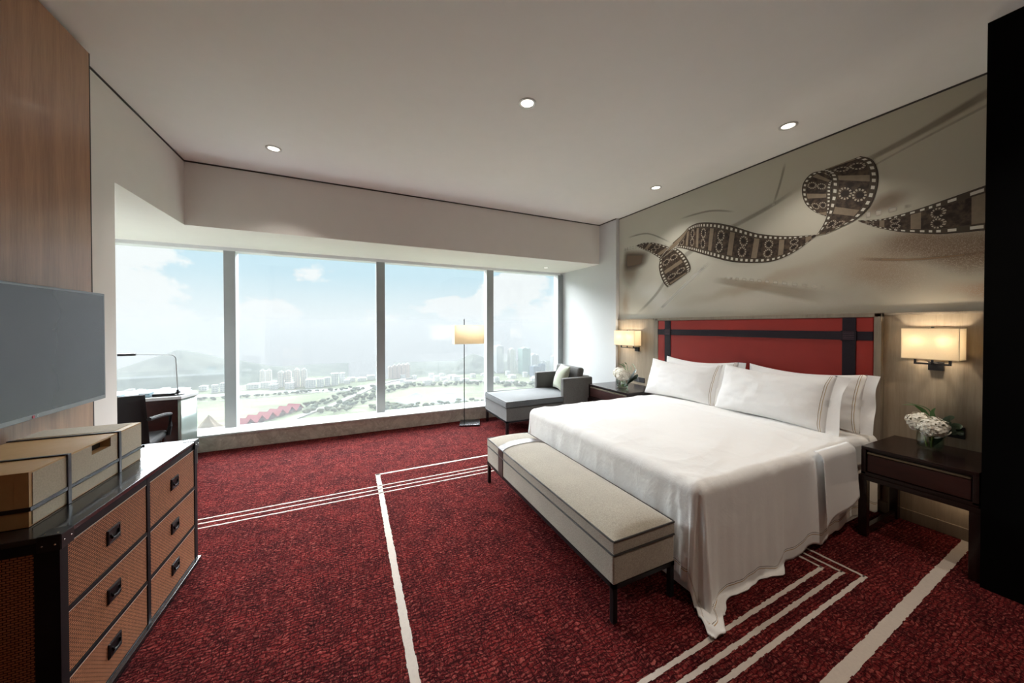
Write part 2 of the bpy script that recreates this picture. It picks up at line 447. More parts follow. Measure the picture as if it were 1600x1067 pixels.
# ------------------------------------------------------------------ mesh helper
class MB:
    def __init__(s):
        s.bm = bmesh.new(); s.uv = s.bm.loops.layers.uv.new('UVMap')

    def _mark(s, before, mi, M=None):
        fs = [f for f in s.bm.faces if f not in before]
        for f in fs: f.material_index = mi
        if M is not None:
            vsx = {v for f in fs for v in f.verts}
            bmesh.ops.transform(s.bm, matrix=M, verts=list(vsx))
        return s

    def box(s, x0, x1, y0, y1, z0, z1, bev=0.0, seg=2, mi=0, M=None):
        before = set(s.bm.faces)
        T = Matrix.Translation(((x0 + x1) / 2, (y0 + y1) / 2, (z0 + z1) / 2)) @ Matrix.Diagonal((abs(x1 - x0), abs(y1 - y0), abs(z1 - z0), 1))
        g = bmesh.ops.create_cube(s.bm, size=1.0, matrix=T)
        if bev > 0:
            es = list({e for v in g['verts'] for e in v.link_edges})
            bmesh.ops.bevel(s.bm, geom=es, offset=bev, segments=seg, affect='EDGES', profile=.5)
        return s._mark(before, mi, M)

    def cyl(s, p0, p1, r0, r1=None, n=16, mi=0):
        r1 = r0 if r1 is None else r1
        before = set(s.bm.faces); p0 = Vector(p0); p1 = Vector(p1); d = p1 - p0
        q = d.to_track_quat('Z', 'Y').to_matrix().to_4x4()
        bmesh.ops.create_cone(s.bm, cap_ends=True, segments=n, radius1=r0, radius2=r1, depth=d.length, matrix=Matrix.Translation((p0 + p1) / 2) @ q)
        return s._mark(before, mi)

    def tube(s, pts, r, n=8, closed=False, mi=0):
        before = set(s.bm.faces); pts = [Vector(p) for p in pts]; rings = []; k = len(pts)
        rr = r if isinstance(r, (list, tuple)) else [r] * k
        for i, p in enumerate(pts):
            a = pts[(i - 1) % k] if (closed or i > 0) else p
            b = pts[(i + 1) % k] if (closed or i < k - 1) else p
            d = (b - a).normalized()
            upv = Vector((0, 0, 1)) if abs(d.z) < .95 else Vector((1, 0, 0))
            s1 = d.cross(upv).normalized(); s2 = s1.cross(d)
            rings.append([s.bm.verts.new(p + (s1 * math.cos(2 * PI * j / n) + s2 * math.sin(2 * PI * j / n)) * rr[i]) for j in range(n)])
        for i in range(k if closed else k - 1):
            A = rings[i]; B = rings[(i + 1) % k]
            for j in range(n): s.bm.faces.new((A[j], A[(j + 1) % n], B[(j + 1) % n], B[j]))
        if not closed:
            s.bm.faces.new(rings[0][::-1]); s.bm.faces.new(rings[-1])
        return s._mark(before, mi)

    def lathe(s, prof, c=(0, 0, 0), n=32, mi=0):
        before = set(s.bm.faces); rings = []
        for r, z in prof:
            rings.append([s.bm.verts.new((c[0] + r * math.cos(2 * PI * j / n), c[1] + r * math.sin(2 * PI * j / n), c[2] + z)) for j in range(n)])
        for A, B in zip(rings, rings[1:]):
            for j in range(n): s.bm.faces.new((A[j], A[(j + 1) % n], B[(j + 1) % n], B[j]))
        return s._mark(before, mi)

    def prism(s, poly, z0, z1, mi=0, bev=0.0):
        before = set(s.bm.faces)
        lo = [s.bm.verts.new((x, y, z0)) for x, y in poly]; hi = [s.bm.verts.new((x, y, z1)) for x, y in poly]
        s.bm.faces.new(lo[::-1]); s.bm.faces.new(hi); k = len(poly)
        for i in range(k): s.bm.faces.new((lo[i], lo[(i + 1) % k], hi[(i + 1) % k], hi[i]))
        if bev:
            es = list({e for v in lo + hi for e in v.link_edges})
            bmesh.ops.bevel(s.bm, geom=es, offset=bev, segments=2, affect='EDGES', profile=.5)
        return s._mark(before, mi)

    def poly(s, pts, mi=0):
        f = s.bm.faces.new([s.bm.verts.new(p) for p in pts]); f.material_index = mi; return s

    def grid(s, fn, nu, nv, uvf=None, mi=0, wrap=False):
        V = [[s.bm.verts.new(fn(i / nu, j / nv)) for j in range(nv + 1)] for i in range(nu + 1)]
        for i in range(nu):
            for j in range(nv):
                try: f = s.bm.faces.new((V[i][j], V[i + 1][j], V[i + 1][j + 1], V[i][j + 1]))
                except ValueError: continue
                f.material_index = mi
                if uvf:
                    for lp, (a, b) in zip(f.loops, ((i, j), (i + 1, j), (i + 1, j + 1), (i, j + 1))):
                        lp[s.uv].uv = uvf(a / nu, b / nv)
        return s

    def sphere(s, c, r, sub=2, sc=(1, 1, 1), mi=0):
        before = set(s.bm.faces)
        bmesh.ops.create_icosphere(s.bm, subdivisions=sub, radius=r, matrix=Matrix.Translation(c) @ Matrix.Diagonal((*sc, 1)))
        return s._mark(before, mi)

    def build(s, name, mats, parent=None, smooth=True, angle=40, recalc=True, weld=0.0):
        if weld: bmesh.ops.remove_doubles(s.bm, verts=s.bm.verts, dist=weld)
        if recalc: bmesh.ops.recalc_face_normals(s.bm, faces=s.bm.faces)
        me = bpy.data.meshes.new(name); s.bm.to_mesh(me); s.bm.free()
        for m in (mats if isinstance(mats, (list, tuple)) else [mats]): me.materials.append(m)
        if smooth:
            me.shade_smooth(); me.set_sharp_from_angle(angle=R(angle))
        o = bpy.data.objects.new(name, me); COL.objects.link(o)
        if smooth and angle < 90: o.modifiers.new('even_normals', 'WEIGHTED_NORMAL').keep_sharp = True
        if parent: o.parent = parent
        return o


def thing(name, label, cat, loc=(0, 0, 0), rz=0.0, group=None):
    o = bpy.data.objects.new(name, None); COL.objects.link(o); o.empty_display_size = .1
    o.location = loc; o.rotation_euler = (0, 0, rz); return tag(o, label, cat, group)


def tag(o, label, cat, group=None):
    o['label'] = label; o['category'] = cat
    if group: o['group'] = group
    return o


def struct(name, mb, mats, smooth=False, **k):
    o = mb.build(name, mats, smooth=smooth, **k); o['kind'] = 'structure'; return o


def dup(root, loc, rz=None, label=None):
    r = root.copy(); COL.objects.link(r); r.location = loc
    if rz is not None: r.rotation_euler = (0, 0, rz)
    if label: r['label'] = label
    for ch in list(root.children):
        c = ch.copy(); COL.objects.link(c); c.parent = r
        for g in list(ch.children):
            d = g.copy(); COL.objects.link(d); d.parent = c
    return r


def light(name, typ, loc, power, color, parent=None, **kw):
    l = bpy.data.lights.new(name, typ); l.energy = power; l.color = color
    for k, v in kw.items(): setattr(l, k, v)
    o = bpy.data.objects.new(name, l); COL.objects.link(o); o.location = loc
    if parent: o.parent = parent
    return o


WARM = (1.0, .87, .70); SOFT = (1.0, .95, .88); AMBER = (1.0, .78, .56)

# ------------------------------------------------------------------ room shell
HC = 3.066; ZS = 2.43; XR = 3.72; XL = -1.48
YS = 4.45; YG = 5.60

fl = MB(); fl.poly([(-4.0, -3.6, 0), (XR, -3.6, 0), (XR, 4.99, 0), (-4.0, 4.99, 0)], 0)


def stripe(p0, p1, w0, w1=None, zz=.0012, jag=.0022):
    """a woven-in carpet line from p0 to p1 with the stepped edge of loop pile"""
    w1 = w0 if w1 is None else w1
    p0 = Vector((*p0, 0)); p1 = Vector((*p1, 0)); d = p1 - p0; L = d.length; d.normalize(); nrm = Vector((-d.y, d.x, 0))
    k = max(2, int(L / .022)); A = []; B = []
    for i in range(k):
        for e in (i, i + 1):
            f = e / k; w = (w0 + (w1 - w0) * f) / 2; c = p0 + d * L * f
            if e == i:
                ja = random.uniform(-jag, jag); jb = random.uniform(-jag, jag)
            A.append(c + nrm * (w + ja)); B.append(c - nrm * (w + jb))
    for i in range(0, len(A) - 1, 2):
        fl.poly([(A[i].x, A[i].y, zz), (A[i + 1].x, A[i + 1].y, zz), (B[i + 1].x, B[i + 1].y, zz), (B[i].x, B[i].y, zz)], 1)


stripe((.230, 3.54), (.226, -3.0), .040)
stripe((.207, 3.527), (3.60, 3.56), .026)
for yy in (3.265, 3.195, 3.122): stripe((-1.6, yy - .003), (3.0, yy + .02), .015)
for k, (xe, ya, yb) in enumerate(((2.530, 1.000, 1.045), (2.590, .935, .975), (2.660, .868, .902))):
    stripe((-1.6, ya - .055), (xe, yb), .021)
    stripe((xe - .010, yb), (xe - .012, 2.2), .017)
stripe((-1.6, .56), (3.70, .757), .050)
struct('floor', fl, [CARPET, STRIPE], recalc=False)

struct('ceiling', MB().box(-4.2, 4.0, -3.8, YG + .12, HC, HC + .25), CEIL)
wr = MB().box(XR, XR + .2, -3.8, 4.07, 0, HC)
struct('wall_right', wr, WALL)
struct('wall_column', MB().box(3.66, XR + .2, 4.06, YG + .1, 0, HC, .002), COLW)
struct('wall_near', MB().box(-4.2, 4.0, -3.8, -3.6, 0, HC), WALL)
struct('wall_left', MB().box(XL - .3, XL, -3.6, 3.34, 0, HC), WALL)
struct('wall_alcove', MB().box(-4.2, -4.0, 3.0, YG + .1, 0, HC).box(-4.0, XL - .3, 3.14, 3.34, 0, HC), WALL)
# the lowered strip of ceiling round the window bay and the desk alcove
struct('wall_far', MB().box(XL, 3.66, YS, YG + .12, ZS, HC).box(-4.0, XL, 3.34, YG + .12, ZS, HC), WALL)
struct('filler_block', MB().box(3.12, XR, -1.6, .598, 0, HC), BLACKP)  # made-up black block filling the right edge of the view
# dark strips painted in as shadow gaps where walls meet the ceiling
g = MB().box(XR - .006, XR, .6, 4.06, HC - .014, HC - .001).box(3.654, 3.66, 4.06, YS, HC - .014, HC - .001)
g.box(XL, 3.66, YS - .006, YS, HC - .014, HC - .001).box(XL, XL + .006, 2.95, YS, HC - .014, HC - .001)
struct('trim_ceiling_gap', g, GAPM)
# marble curb under the glass
struct('trim_curb', MB().box(-4.0, 3.66, 4.985, 5.225, 0, .172, .004), SILLS)
struct('trim_sill', MB().box(-4.0, 3.66, 4.975, 5.235, .172, .192, .003).box(-4.0, 3.66, 5.235, YG + .1, 0, .10), SILLT)
# glazing: mullions belong to the window frames
MX = [-3.17, -1.397, .410, 2.174, 3.60]
for i in range(4):
    x0 = MX[i]; x1 = MX[i + 1]
    w = MB(); w.box(x0 + .06, x1 - .06, YG + .03, YG + .04, .10, 2.39)
    win = struct('window_%d' % (i + 1), w, GLASS); win['kind'] = 'structure'
    f = MB(); f.box(x0, x1, 5.50, 5.66, 2.388, 2.43, mi=1).box(x0, x1, 5.50, 5.66, .10, .115)
    f.box(x0 - .06, x0 + .06, 5.50, 5.512, .10, 2.39, .002)                       # grey inner cap
    f.box(x0 - .056, x0 + .056, 5.512, 5.66, .10, 2.39, mi=1)  # sky light on the mullion sides, painted as white
    if i == 3: f.box(x1 - .05, x1 + .06, 5.50, 5.512, .10, 2.39, .002).box(x1 - .046, x1 + .06, 5.512, 5.66, .10, 2.39, mi=1)
    o = f.build('window_frame', [ALU, WHITELIT], win, smooth=False)
# timber panelling behind the television
pw = MB().box(XL, -1.385, -3.6, 2.897, 0, HC - .03, .002); pw.box(XL, -1.385, 2.897, 2.905, 0, HC - .03, mi=1)
struct('trim_tv_panel', pw, [PANELW, GAPM])

# headboard wall panelling
for nm, ya, yb in (('trim_wainscot_near', .60, 1.166), ('trim_wainscot_far', 3.375, 4.06)):
    p = MB().box(3.702, XR, ya, yb, .085, 1.515, .001)
    p.box(3.690, XR, ya, yb, 1.515, 1.532, .002, mi=1)
    e = yb if ya < 1 else ya
    s = 1 if ya < 1 else -1
    for dx, a, b in ((.016, 0, .022), (.026, .022, .036), (.018, .036, .055)):
        y0, y1 = sorted((e + s * a, e + s * b)); p.box(XR - dx - .004, XR, y0, y1, .085, 1.532, .002, mi=1)
    struct(nm, p, [GREYW, FRAMEW])
struct('baseboard_right', MB().box(3.694, XR, .60, 4.06, 0, .085, .003), FRAMEW)

# ------------------------------------------------------------------ mural (a flat print on the wall)
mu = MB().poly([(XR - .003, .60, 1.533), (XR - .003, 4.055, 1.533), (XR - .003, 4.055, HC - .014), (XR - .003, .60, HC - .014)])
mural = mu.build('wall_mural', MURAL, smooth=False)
tag(mural, 'photographic wall mural of a curling brown film strip above the red headboard', 'mural')
RIB = {
 'main': ([(2.936, 2.557), (2.885, 2.617), (2.785, 2.645), (2.674, 2.635), (2.495, 2.578), (2.304, 2.487), (2.105, 2.373), (1.925, 2.305), (1.761, 2.261), (1.604, 2.236)],
          [(3.042, 2.421), (2.918, 2.377), (2.8, 2.323), (2.687, 2.269), (2.551, 2.207), (2.354, 2.126), (2.151, 2.077), (1.945, 2.06), (1.77, 2.112), (1.597, 2.227)], 7.3),
 'left': ([(3.707, 2.586), (3.591, 2.596), (3.437, 2.569), (3.292, 2.518), (3.154, 2.45), (3.042, 2.408)],
          [(3.707, 2.582), (3.636, 2.536), (3.546, 2.486), (3.458, 2.439), (3.361, 2.376), (3.271, 2.311)], 2.4),
 'curl': ([(3.042, 2.414), (2.963, 2.352), (2.9, 2.279), (2.852, 2.196), (2.832, 2.127), (2.848, 2.087)],
          [(3.287, 2.317), (3.306, 2.222), (3.286, 2.12), (3.249, 2.033), (3.209, 1.971), (3.167, 1.931)], 2.2),
 'twist': ([(2.861, 2.629), (2.971, 2.553), (3.098, 2.482), (3.231, 2.382), (3.303, 2.31)],
           [(2.861, 2.623), (2.908, 2.538), (2.988, 2.459), (3.109, 2.396), (3.279, 2.306)], .1),
 'roll': ([(1.383, 2.79), (1.537, 2.778), (1.634, 2.789), (1.698, 2.732), (1.71, 2.64), (1.683, 2.533), (1.617, 2.442), (1.534, 2.378)],
          [(1.366, 2.657), (1.445, 2.657), (1.486, 2.652), (1.497, 2.625), (1.498, 2.562), (1.501, 2.5), (1.512, 2.429), (1.531, 2.375)], 3.2),
 'rise': ([(1.601, 2.228), (1.554, 2.307), (1.522, 2.401), (1.503, 2.521), (1.497, 2.646), (1.511, 2.725), (1.545, 2.762), (1.58, 2.783)],
          [(1.533, 2.225), (1.402, 2.269), (1.318, 2.31), (1.249, 2.394), (1.216, 2.512), (1.213, 2.626), (1.246, 2.736), (1.315, 2.796)], 3.0),
 'right': ([(1.326, 2.286), (1.245, 2.266), (1.176, 2.258), (1.097, 2.264), (0.974, 2.283), (0.862, 2.307), (0.60, 2.365)],
           [(1.326, 2.278), (1.245, 2.217), (1.175, 2.176), (1.096, 2.136), (0.973, 2.093), (0.86, 2.066), (0.60, 2.040)], 3.2),
}


def cr(pts, f):
    """Catmull-Rom through a list of points, f in 0..1"""
    n = len(pts) - 1; x = min(max(f, 0), 1) * n; i = min(int(x), n - 1); u = x - i
    P = lambda k: Vector(pts[min(max(k, 0), n)])
    a, b, c, d = P(i - 1), P(i), P(i + 1), P(i + 2)
    return .5 * ((2 * b) + (c - a) * u + (2 * a - 5 * b + 4 * c - d) * u * u + (3 * b - a - 3 * c + d) * u ** 3)


def ribbon(up_, lo_, frames, off, uv01=False):
    mb = MB(); n = (len(up_) - 1) * 8

    def fn(u, v):
        a = cr(up_, u); b = cr(lo_, u); p = b.lerp(a, v); return (XR - off, p.x, p.y)
    mb.grid(fn, n, 10, lambda u, v: (u * (1 if uv01 else frames), v))
    return mb


for k, (nm, dz) in enumerate((('main', .0050), ('left', .0045), ('curl', .0060), ('twist', .0066), ('roll', .0055), ('rise', .0066), ('right', .0048))):
    a, b, fr = RIB[nm]
    o = ribbon(a, b, fr, dz).build('film_strip', FILM, mural, recalc=False)
GH = [
 ([(2.55, 2.00), (2.1, 1.90), (1.5, 1.76)], [(2.6, 1.92), (2.12, 1.78), (1.5, 1.58)], (.40, .31, .22), .45, 0),
 ([(2.45, 1.985), (2.0, 1.89), (1.5, 1.78)], [(2.47, 1.95), (2.0, 1.85), (1.5, 1.73)], (.60, .55, .46), .7, 90),
 ([(3.98, 2.62), (3.75, 2.56), (3.4, 2.47)], [(3.98, 2.2), (3.78, 2.2), (3.5, 2.25)], (.16, .11, .075), .75, 0),
 ([(3.97, 2.60), (3.7, 2.585), (3.40, 2.50)], [(3.97, 2.55), (3.7, 2.54), (3.42, 2.46)], (.62, .59, .52), .8, 70),
 ([(3.8, 1.56), (3.4, 1.85), (2.9, 2.35), (2.0, 2.62), (1.75, 2.72)], [(3.7, 1.56), (3.35, 1.82), (2.86, 2.27), (2.0, 2.56), (1.75, 2.66)], (.30, .28, .24), .45, 0),
 ([(3.4, 1.60), (3.0, 1.9), (2.6, 2.2)], [(3.3, 1.60), (2.94, 1.88), (2.55, 2.15)], (.66, .65, .60), .6, 0),
 ([(3.9, 2.75), (3.5, 2.72), (3.1, 2.50)], [(3.9, 2.72), (3.5, 2.69), (3.1, 2.47)], (.30, .28, .23), .5, 0),
 ([(3.0, 2.78), (2.6, 2.76), (2.3, 2.66)], [(3.0, 2.75), (2.6, 2.73), (2.3, 2.63)], (.30, .27, .22), .5, 0),
 ([(1.35, 2.76), (1.0, 2.86), (.6, 3.02)], [(1.35, 2.70), (1.0, 2.79), (.6, 2.92)], (.22, .17, .12), .5, 0),
 ([(1.35, 2.66), (1.0, 2.78), (.6, 2.9)], [(1.35, 2.64), (1.0, 2.755), (.6, 2.87)], (.5, .45, .36), .4, 0),
 ([(1.86, 2.98), (1.9, 2.8), (1.96, 2.6)], [(1.83, 2.98), (1.87, 2.8), (1.93, 2.6)], (.28, .26, .2), .45, 0),
 ([(3.3, 2.52), (3.2, 2.43), (2.9, 2.28)], [(3.2, 2.52), (3.1, 2.41), (2.86, 2.24)], (.6, .57, .5), .3, 0),
 ([(1.32, 2.36), (1.2, 2.34), (1.02, 2.33)], [(1.32, 2.28), (1.2, 2.28), (1.02, 2.30)], (.55, .5, .42), .7, 30),
 ([(1.35, 2.00), (1.0, 1.93), (.6, 1.92)], [(1.35, 1.96), (1.0, 1.90), (.6, 1.90)], (.34, .22, .13), .6, 0),
]
for i, (a, b, c, amt, h) in enumerate(GH):
    ribbon(a, b, 1, .0038 + .0002 * (i % 3), True).build('blurred_strip', ghost_mat('mural_soft_%d' % i, c, amt, h), mural, recalc=False)

# ------------------------------------------------------------------ headboard
hb = thing('headboard', 'red leather headboard crossed by dark buckled straps behind the bed', 'headboard', (3.70, 2.24, 0))
MB().box(-.036, 0, -1.03, 1.03, .20, 1.500, .008, 3).build('leather_panel', REDL, hb)
fr = MB()
for (y0, y1, z0, z1) in ((-1.074, -1.03, .1, 1.532), (1.03, 1.074, .1, 1.532), (-1.074, 1.074, 1.500, 1.534)):
    fr.box(-.040, .018, y0, y1, z0, z1, .004)
fr.build('frame', FRAMEW, hb)
for yc, w in ((.875, .09), (-.885, .085)):
    MB().box(-.042, -.036, yc - w / 2, yc + w / 2, .22, 1.498, .002).build('strap', PURL, hb)
MB().box(-.0445, -.036, -1.028, 1.028, 1.318, 1.388, .002).build('strap', PURL, hb)
for yc in (.875, -.885):
    k = MB().box(-.050, -.0425, yc - .05, yc + .05, 1.312, 1.394, .003)
    for q in range(5):
        zz = 1.325 + q * .014; k.box(-.0512, -.050, yc - .035, yc + .035, zz, zz + .003, mi=1)
    k.build('strap_buckle', [PURL, plain('buckle_thread_%d' % (yc > 0), (.12, .05, .07), .6)], hb)

# ------------------------------------------------------------------ bed
X0, X1, Y0, Y1, ZT = 1.605, 3.64, 1.165, 3.035, .595
bed = thing('bed', 'white king bed base and mattress under the duvet, against the red headboard', 'bed', (2.62, 2.095, 0))
MB().box(X0 - 2.62 + .02, 1.03, -.90, .90, .012, .30, .012).build('base', SHEET, bed)
MB().box(X0 - 2.62 + .005, 1.03, Y0 - 2.095 + .01, Y1 - 2.095 - .01, .302, ZT - .012, .05, 4).build('mattress', SHEET, bed)


def nz(x, y, z=0): return noise.noise(Vector((x, y, z)))


DROP = .60; RR = .055


def hang(d, r=RR):
    if d <= 0: return (d, 0.0)
    a = d / r
    if a < PI / 2: return (r * math.sin(a), r * (1 - math.cos(a)))
    return (r, r + d - PI * r / 2)


def duvet_pt(p, q):
    """p along X, q along Y on the flat duvet, in metres; p<0 hangs over the foot, q<0 over the near side, q>W over the far side"""
    W = Y1 - Y0
    dx = max(0, RR - p) if p < RR else 0
    dy = 0; sy = 0
    if q < RR: dy = RR - q; sy = -1
    elif q > W - RR: dy = q - (W - RR); sy = 1
    px = X0 + max(p, RR); py = Y0 + min(max(q, RR), W - RR)
    # soft crumple of the top
    crease = (1 - abs(nz(px * 5 + 4, py * 2.2 + 1, 6))) ** 6 * .006 + (1 - abs(nz(px * 2 - py * 3, py * 6, 2))) ** 8 * .004
    zt = ZT + .012 + .010 * nz(px * 2.2, py * 2.2) + .006 * nz(px * 6, py * 5, 3)
    edge = min(1, min(p, q, W - q) / .35) if min(p, q, W - q) > 0 else 0
    zt += crease * (.4 + .6 * (1 - edge)); zt += .022 * edge * (1 - .3 * (px - X0) / 2)
    zt += .007 * math.exp(-((px - 3.02 - .03 * nz(py * 3, 1)) / .035) ** 2)          # turned-back top edge under the pillows
    if dx == 0 and dy == 0: return Vector((px, py, zt))
    if dx > 0 and dy > 0:
        rho = math.hypot(dx, dy); th = math.atan2(dy, dx)
        o, dr = hang(rho)
        k = min(1, dr / .5)
        fold = math.sin(th * 6.0 + .6) * .030 * k + math.sin(th * 11 + 2) * .012 * k
        o += .020 * k * k * math.sin(2 * th) + fold * math.sin(2 * th) ** .5 + .012 * k + .018 * k * math.sin(th)
        vx, vy = math.cos(th), math.sin(th)
    elif dx > 0:
        o, dr = hang(dx); k = min(1, dr / .5)
        o += min(1, dr / .12) * .006 * (1 - abs(nz(py * 9, 2.5 + dr * 1.2))) ** 4 + k * (.010 * nz(py * 5, 2.5) + .006 * nz(py * 13, 1.5)) + (.02 * k if py < Y0 + .12 else 0)
        o = min(o, RR + .010) if Y0 + .1 < py < Y1 - .08 else o
        vx, vy = 1, 0
    else:
        o, dr = hang(dy); k = min(1, dr / .5)
        k *= 1 - .9 * min(1, max(0, (px - 2.85) / .2))
        o += k * (.022 + .014 * nz(px * 3.1, 7.7) + .016 * nz(px * 6.5, 9.1) + .008 * nz(px * 15, 2))
        vx, vy = 0, 1
    z = zt - dr
    if z < .008:
        ex = .008 - z; o += ex * .85; z = .008 + .012 * abs(nz(px * 9 + o * 20, py * 9)) + .02 * min(1, ex / .1) * abs(math.sin(ex * 30))
    return Vector((px - vx * o, py + sy * vy * o, z))


def side_drop(x):
    """length that hangs over the near side: longest at the foot, shorter towards the head"""
    f = min(1, max(0, (x - X0) / 1.35))
    return (.645 - .115 * f) + .018 * math.sin(x * 9) + .012 * math.sin(x * 23 + 1)


def build_duvet():
    mb = MB(); W = Y1 - Y0; nu, nv = 220, 220; FD = .50
    ps = [];

    def fn(u, v):
        # u: foot hem to head; v: near hem to far hem
        xx = -FD + (X1 - .03 - X0 + FD) * (u ** 1.0)
        sd = side_drop(X0 + max(xx, 0))
        if xx < .03:
            k = min(1, (-xx + .03) / FD); sd -= .05 * k
        qq = -sd + (W + sd + .5) * v
        fdx = xx
        if xx < 0: fdx = xx * (1 + .06 * max(0, 1 - v * 6))       # the near foot corner hangs to the carpet
        return duvet_pt(fdx, qq)

    def uvf(u, v):
        xx = -FD + (X1 - .03 - X0 + FD) * u
        sd = side_drop(X0 + max(xx, 0)); L = (W + sd + .5)
        return (u, min(u * (X1 - X0 + FD), v * L))
    mb.grid(fn, nu, nv, uvf)
    return mb


duv = build_duvet().build('duvet', BEDW, smooth=True, angle=180)
tag(duv, 'white cotton duvet with gold stitched hem draped over the king bed', 'duvet')
so_ = duv.modifiers.new('thickness', 'SOLIDIFY'); so_.thickness = .006; so_.offset = -1
# loose corner of the top sheet hanging beside the near nightstand
sh = MB()


def shf(u, v):
    x = 2.70 + .42 * u; d = v * (.40 + .10 * (1 - u) ** 1.0 - .02)
    o, dr = hang(d, .05)
    k = min(1, dr / .4)
    y = Y0 - .020 - o + .02 - k * (.030 + .012 * nz(x * 4, 5) + .010 * math.sin(x * 15))
    return (x - .03 * k * (1 - u), y + .0, ZT + .030 - dr)


sh.grid(shf, 30, 24, lambda u, v: (u, 1))
sheet = sh.build('top_sheet', SHEET, smooth=True, angle=180)
tag(sheet, 'corner of white top sheet hanging beside the near nightstand', 'sheet')
sheet.modifiers.new('thickness', 'SOLIDIFY').thickness = .003


def pillow_mesh(a, b, th, seed, flange=.075):
    """a pillow standing in its own YZ plane: width 2a along -Y..Y, height 2b, thickness th; flange with stitched lines on the -Y end"""
    mb = MB(); n = 40

    def shape(sgn):
        def fn(u, v):
            s = 2 * u - 1; t = 2 * v - 1
            pin = .035
            y = a * s * (1 - pin * (1 - t * t)); z = b * t * (1 - .16 * (1 - abs(s) ** 1.6) * abs(t) ** 2 * .55)
            sag = -.025 * (1 - s * s) * max(0, t)
            T = (max(0, 1 - abs(s) ** 2.6) ** .55) * (max(0, 1 - abs(t) ** 2.4) ** .6)
            T *= th * (1 + .18 * (-t))
            wv = .009 * nz(s * 2.5 + seed, t * 2.5, sgn) + .006 * nz(s * 6 + seed, t * 5, 4)
            wv += .006 * math.sin(9 * (s + t) + seed) * abs(s * t)
            x = -sgn * (T + wv * min(1, T / .04))
            return (x, y, z + sag)
        return fn
    uvf = lambda u, v: (v, (u) * 2 * a + .004)
    mb.grid(shape(1), n, n, uvf); mb.grid(shape(-1), n, n, uvf)

    def fl_(u, v):
        t = 2 * v - 1; z = b * t * .985
        return (.010 * math.sin(4 * t + seed) * u + .005 * u * u * math.cos(7 * t), -a * (1 - .035 * (1 - t * t)) - flange * u * (1 + .05 * math.sin(3 * t + seed)), z)
    mb.grid(fl_, 4, n, lambda u, v: (v, .5))
    return mb


PG = 'pillows against the red headboard'
specs = [
 ('white king pillow leaning in front at the far side of the bed', 3.285, 2.690, .618, .435, .222, .098, 1.0, 20, 0),
 ('white king pillow with gold stitched flange leaning in front, nearest the camera', 3.275, 1.785, .618, .455, .230, .105, 4.0, 20, 1),
 ('white pillow mostly hidden behind the far front pillow', 3.490, 2.615, .622, .43, .226, .075, 7.0, 12, 0),
 ('white pillow peeking out on the near side behind the nearest front pillow', 3.490, 1.650, .622, .44, .226, .080, 2.3, 12, 1),
]
for lab, x, y, z, a, b, th, sd, lean, tw in specs:
    o = pillow_mesh(a, b, th, sd).build('pillow', PILW, smooth=True, angle=180, weld=.0004)
    tag(o, lab, 'pillow', PG)
    o.rotation_euler = (0, R(lean), R((-3 if tw else 2)))
    o.location = (x + b * math.sin(R(lean)), y, z + b * math.cos(R(lean)) - .004)

# ------------------------------------------------------------------ bench at the foot of the bed
be = thing('bench', 'beige linen upholstered bench with dark piping at the foot of the bed', 'bench', (1.337, 2.10, 0))
bx, by = .207, .835
MB().box(-bx, bx, -by, by, .188, .330, .010, 3).build('upholstered_base', BENCHF, be)
cu = MB()


def cufn(u, v):
    s = 2 * u - 1; t = 2 * v - 1
    return (bx * s, by * t, .398 + .040 * (max(0, 1 - abs(s) ** 2.4) ** .7) * (max(0, 1 - abs(t) ** 9) ** .6))


cu.grid(cufn, 24, 60)
cu.box(-bx, bx, -by, by, .338, .399, .003)
cu.build('seat_cushion', BENCHF, be)
for zz, rr, kk in ((.399, .0050, 0), (.334, .0055, 0)):
    loop = [(-bx, -by, zz), (bx, -by, zz), (bx, by, zz), (-bx, by, zz)]
    pts = []
    for i in range(4):
        a = Vector(loop[i]); b = Vector(loop[(i + 1) % 4])
        for j in range(12): pts.append(a.lerp(b, .01 + .98 * j / 11))
    MB().tube(pts, rr, 6, closed=True).build('piping', PIPING, be)
st = MB()
ys0, ys1 = .475, .570
st.box(-bx - .004, -bx, ys0, ys1, .185, .402, .001)
st.box(bx, bx + .004, ys0, ys1, .185, .402, .001)
st.grid(lambda u, v: (lambda q: (q[0], ys0 + (ys1 - ys0) * v, q[2] + .0045))(cufn(u, (ys0 + by) / (2 * by))), 24, 4)
st.build('strap', SATIN, be)
fm = MB()
for s in (-1, 1):
    fm.box(s * (bx - .012) - .012, s * (bx - .012) + .012, -by, by, .168, .189); fm.box(-bx, bx, s * (by - .012) - .012, s * (by - .012) + .012, .168, .189)
fm.build('frame', BLACKM, be, smooth=False)
for sx in (-1, 1):
    for sy in (-1, 1):
        MB().box(sx * (bx - .014) - .013, sx * (bx - .014) + .013, sy * (by - .014) - .013, sy * (by - .014) + .013, 0, .170, .002).build('leg', BLACKM, be)


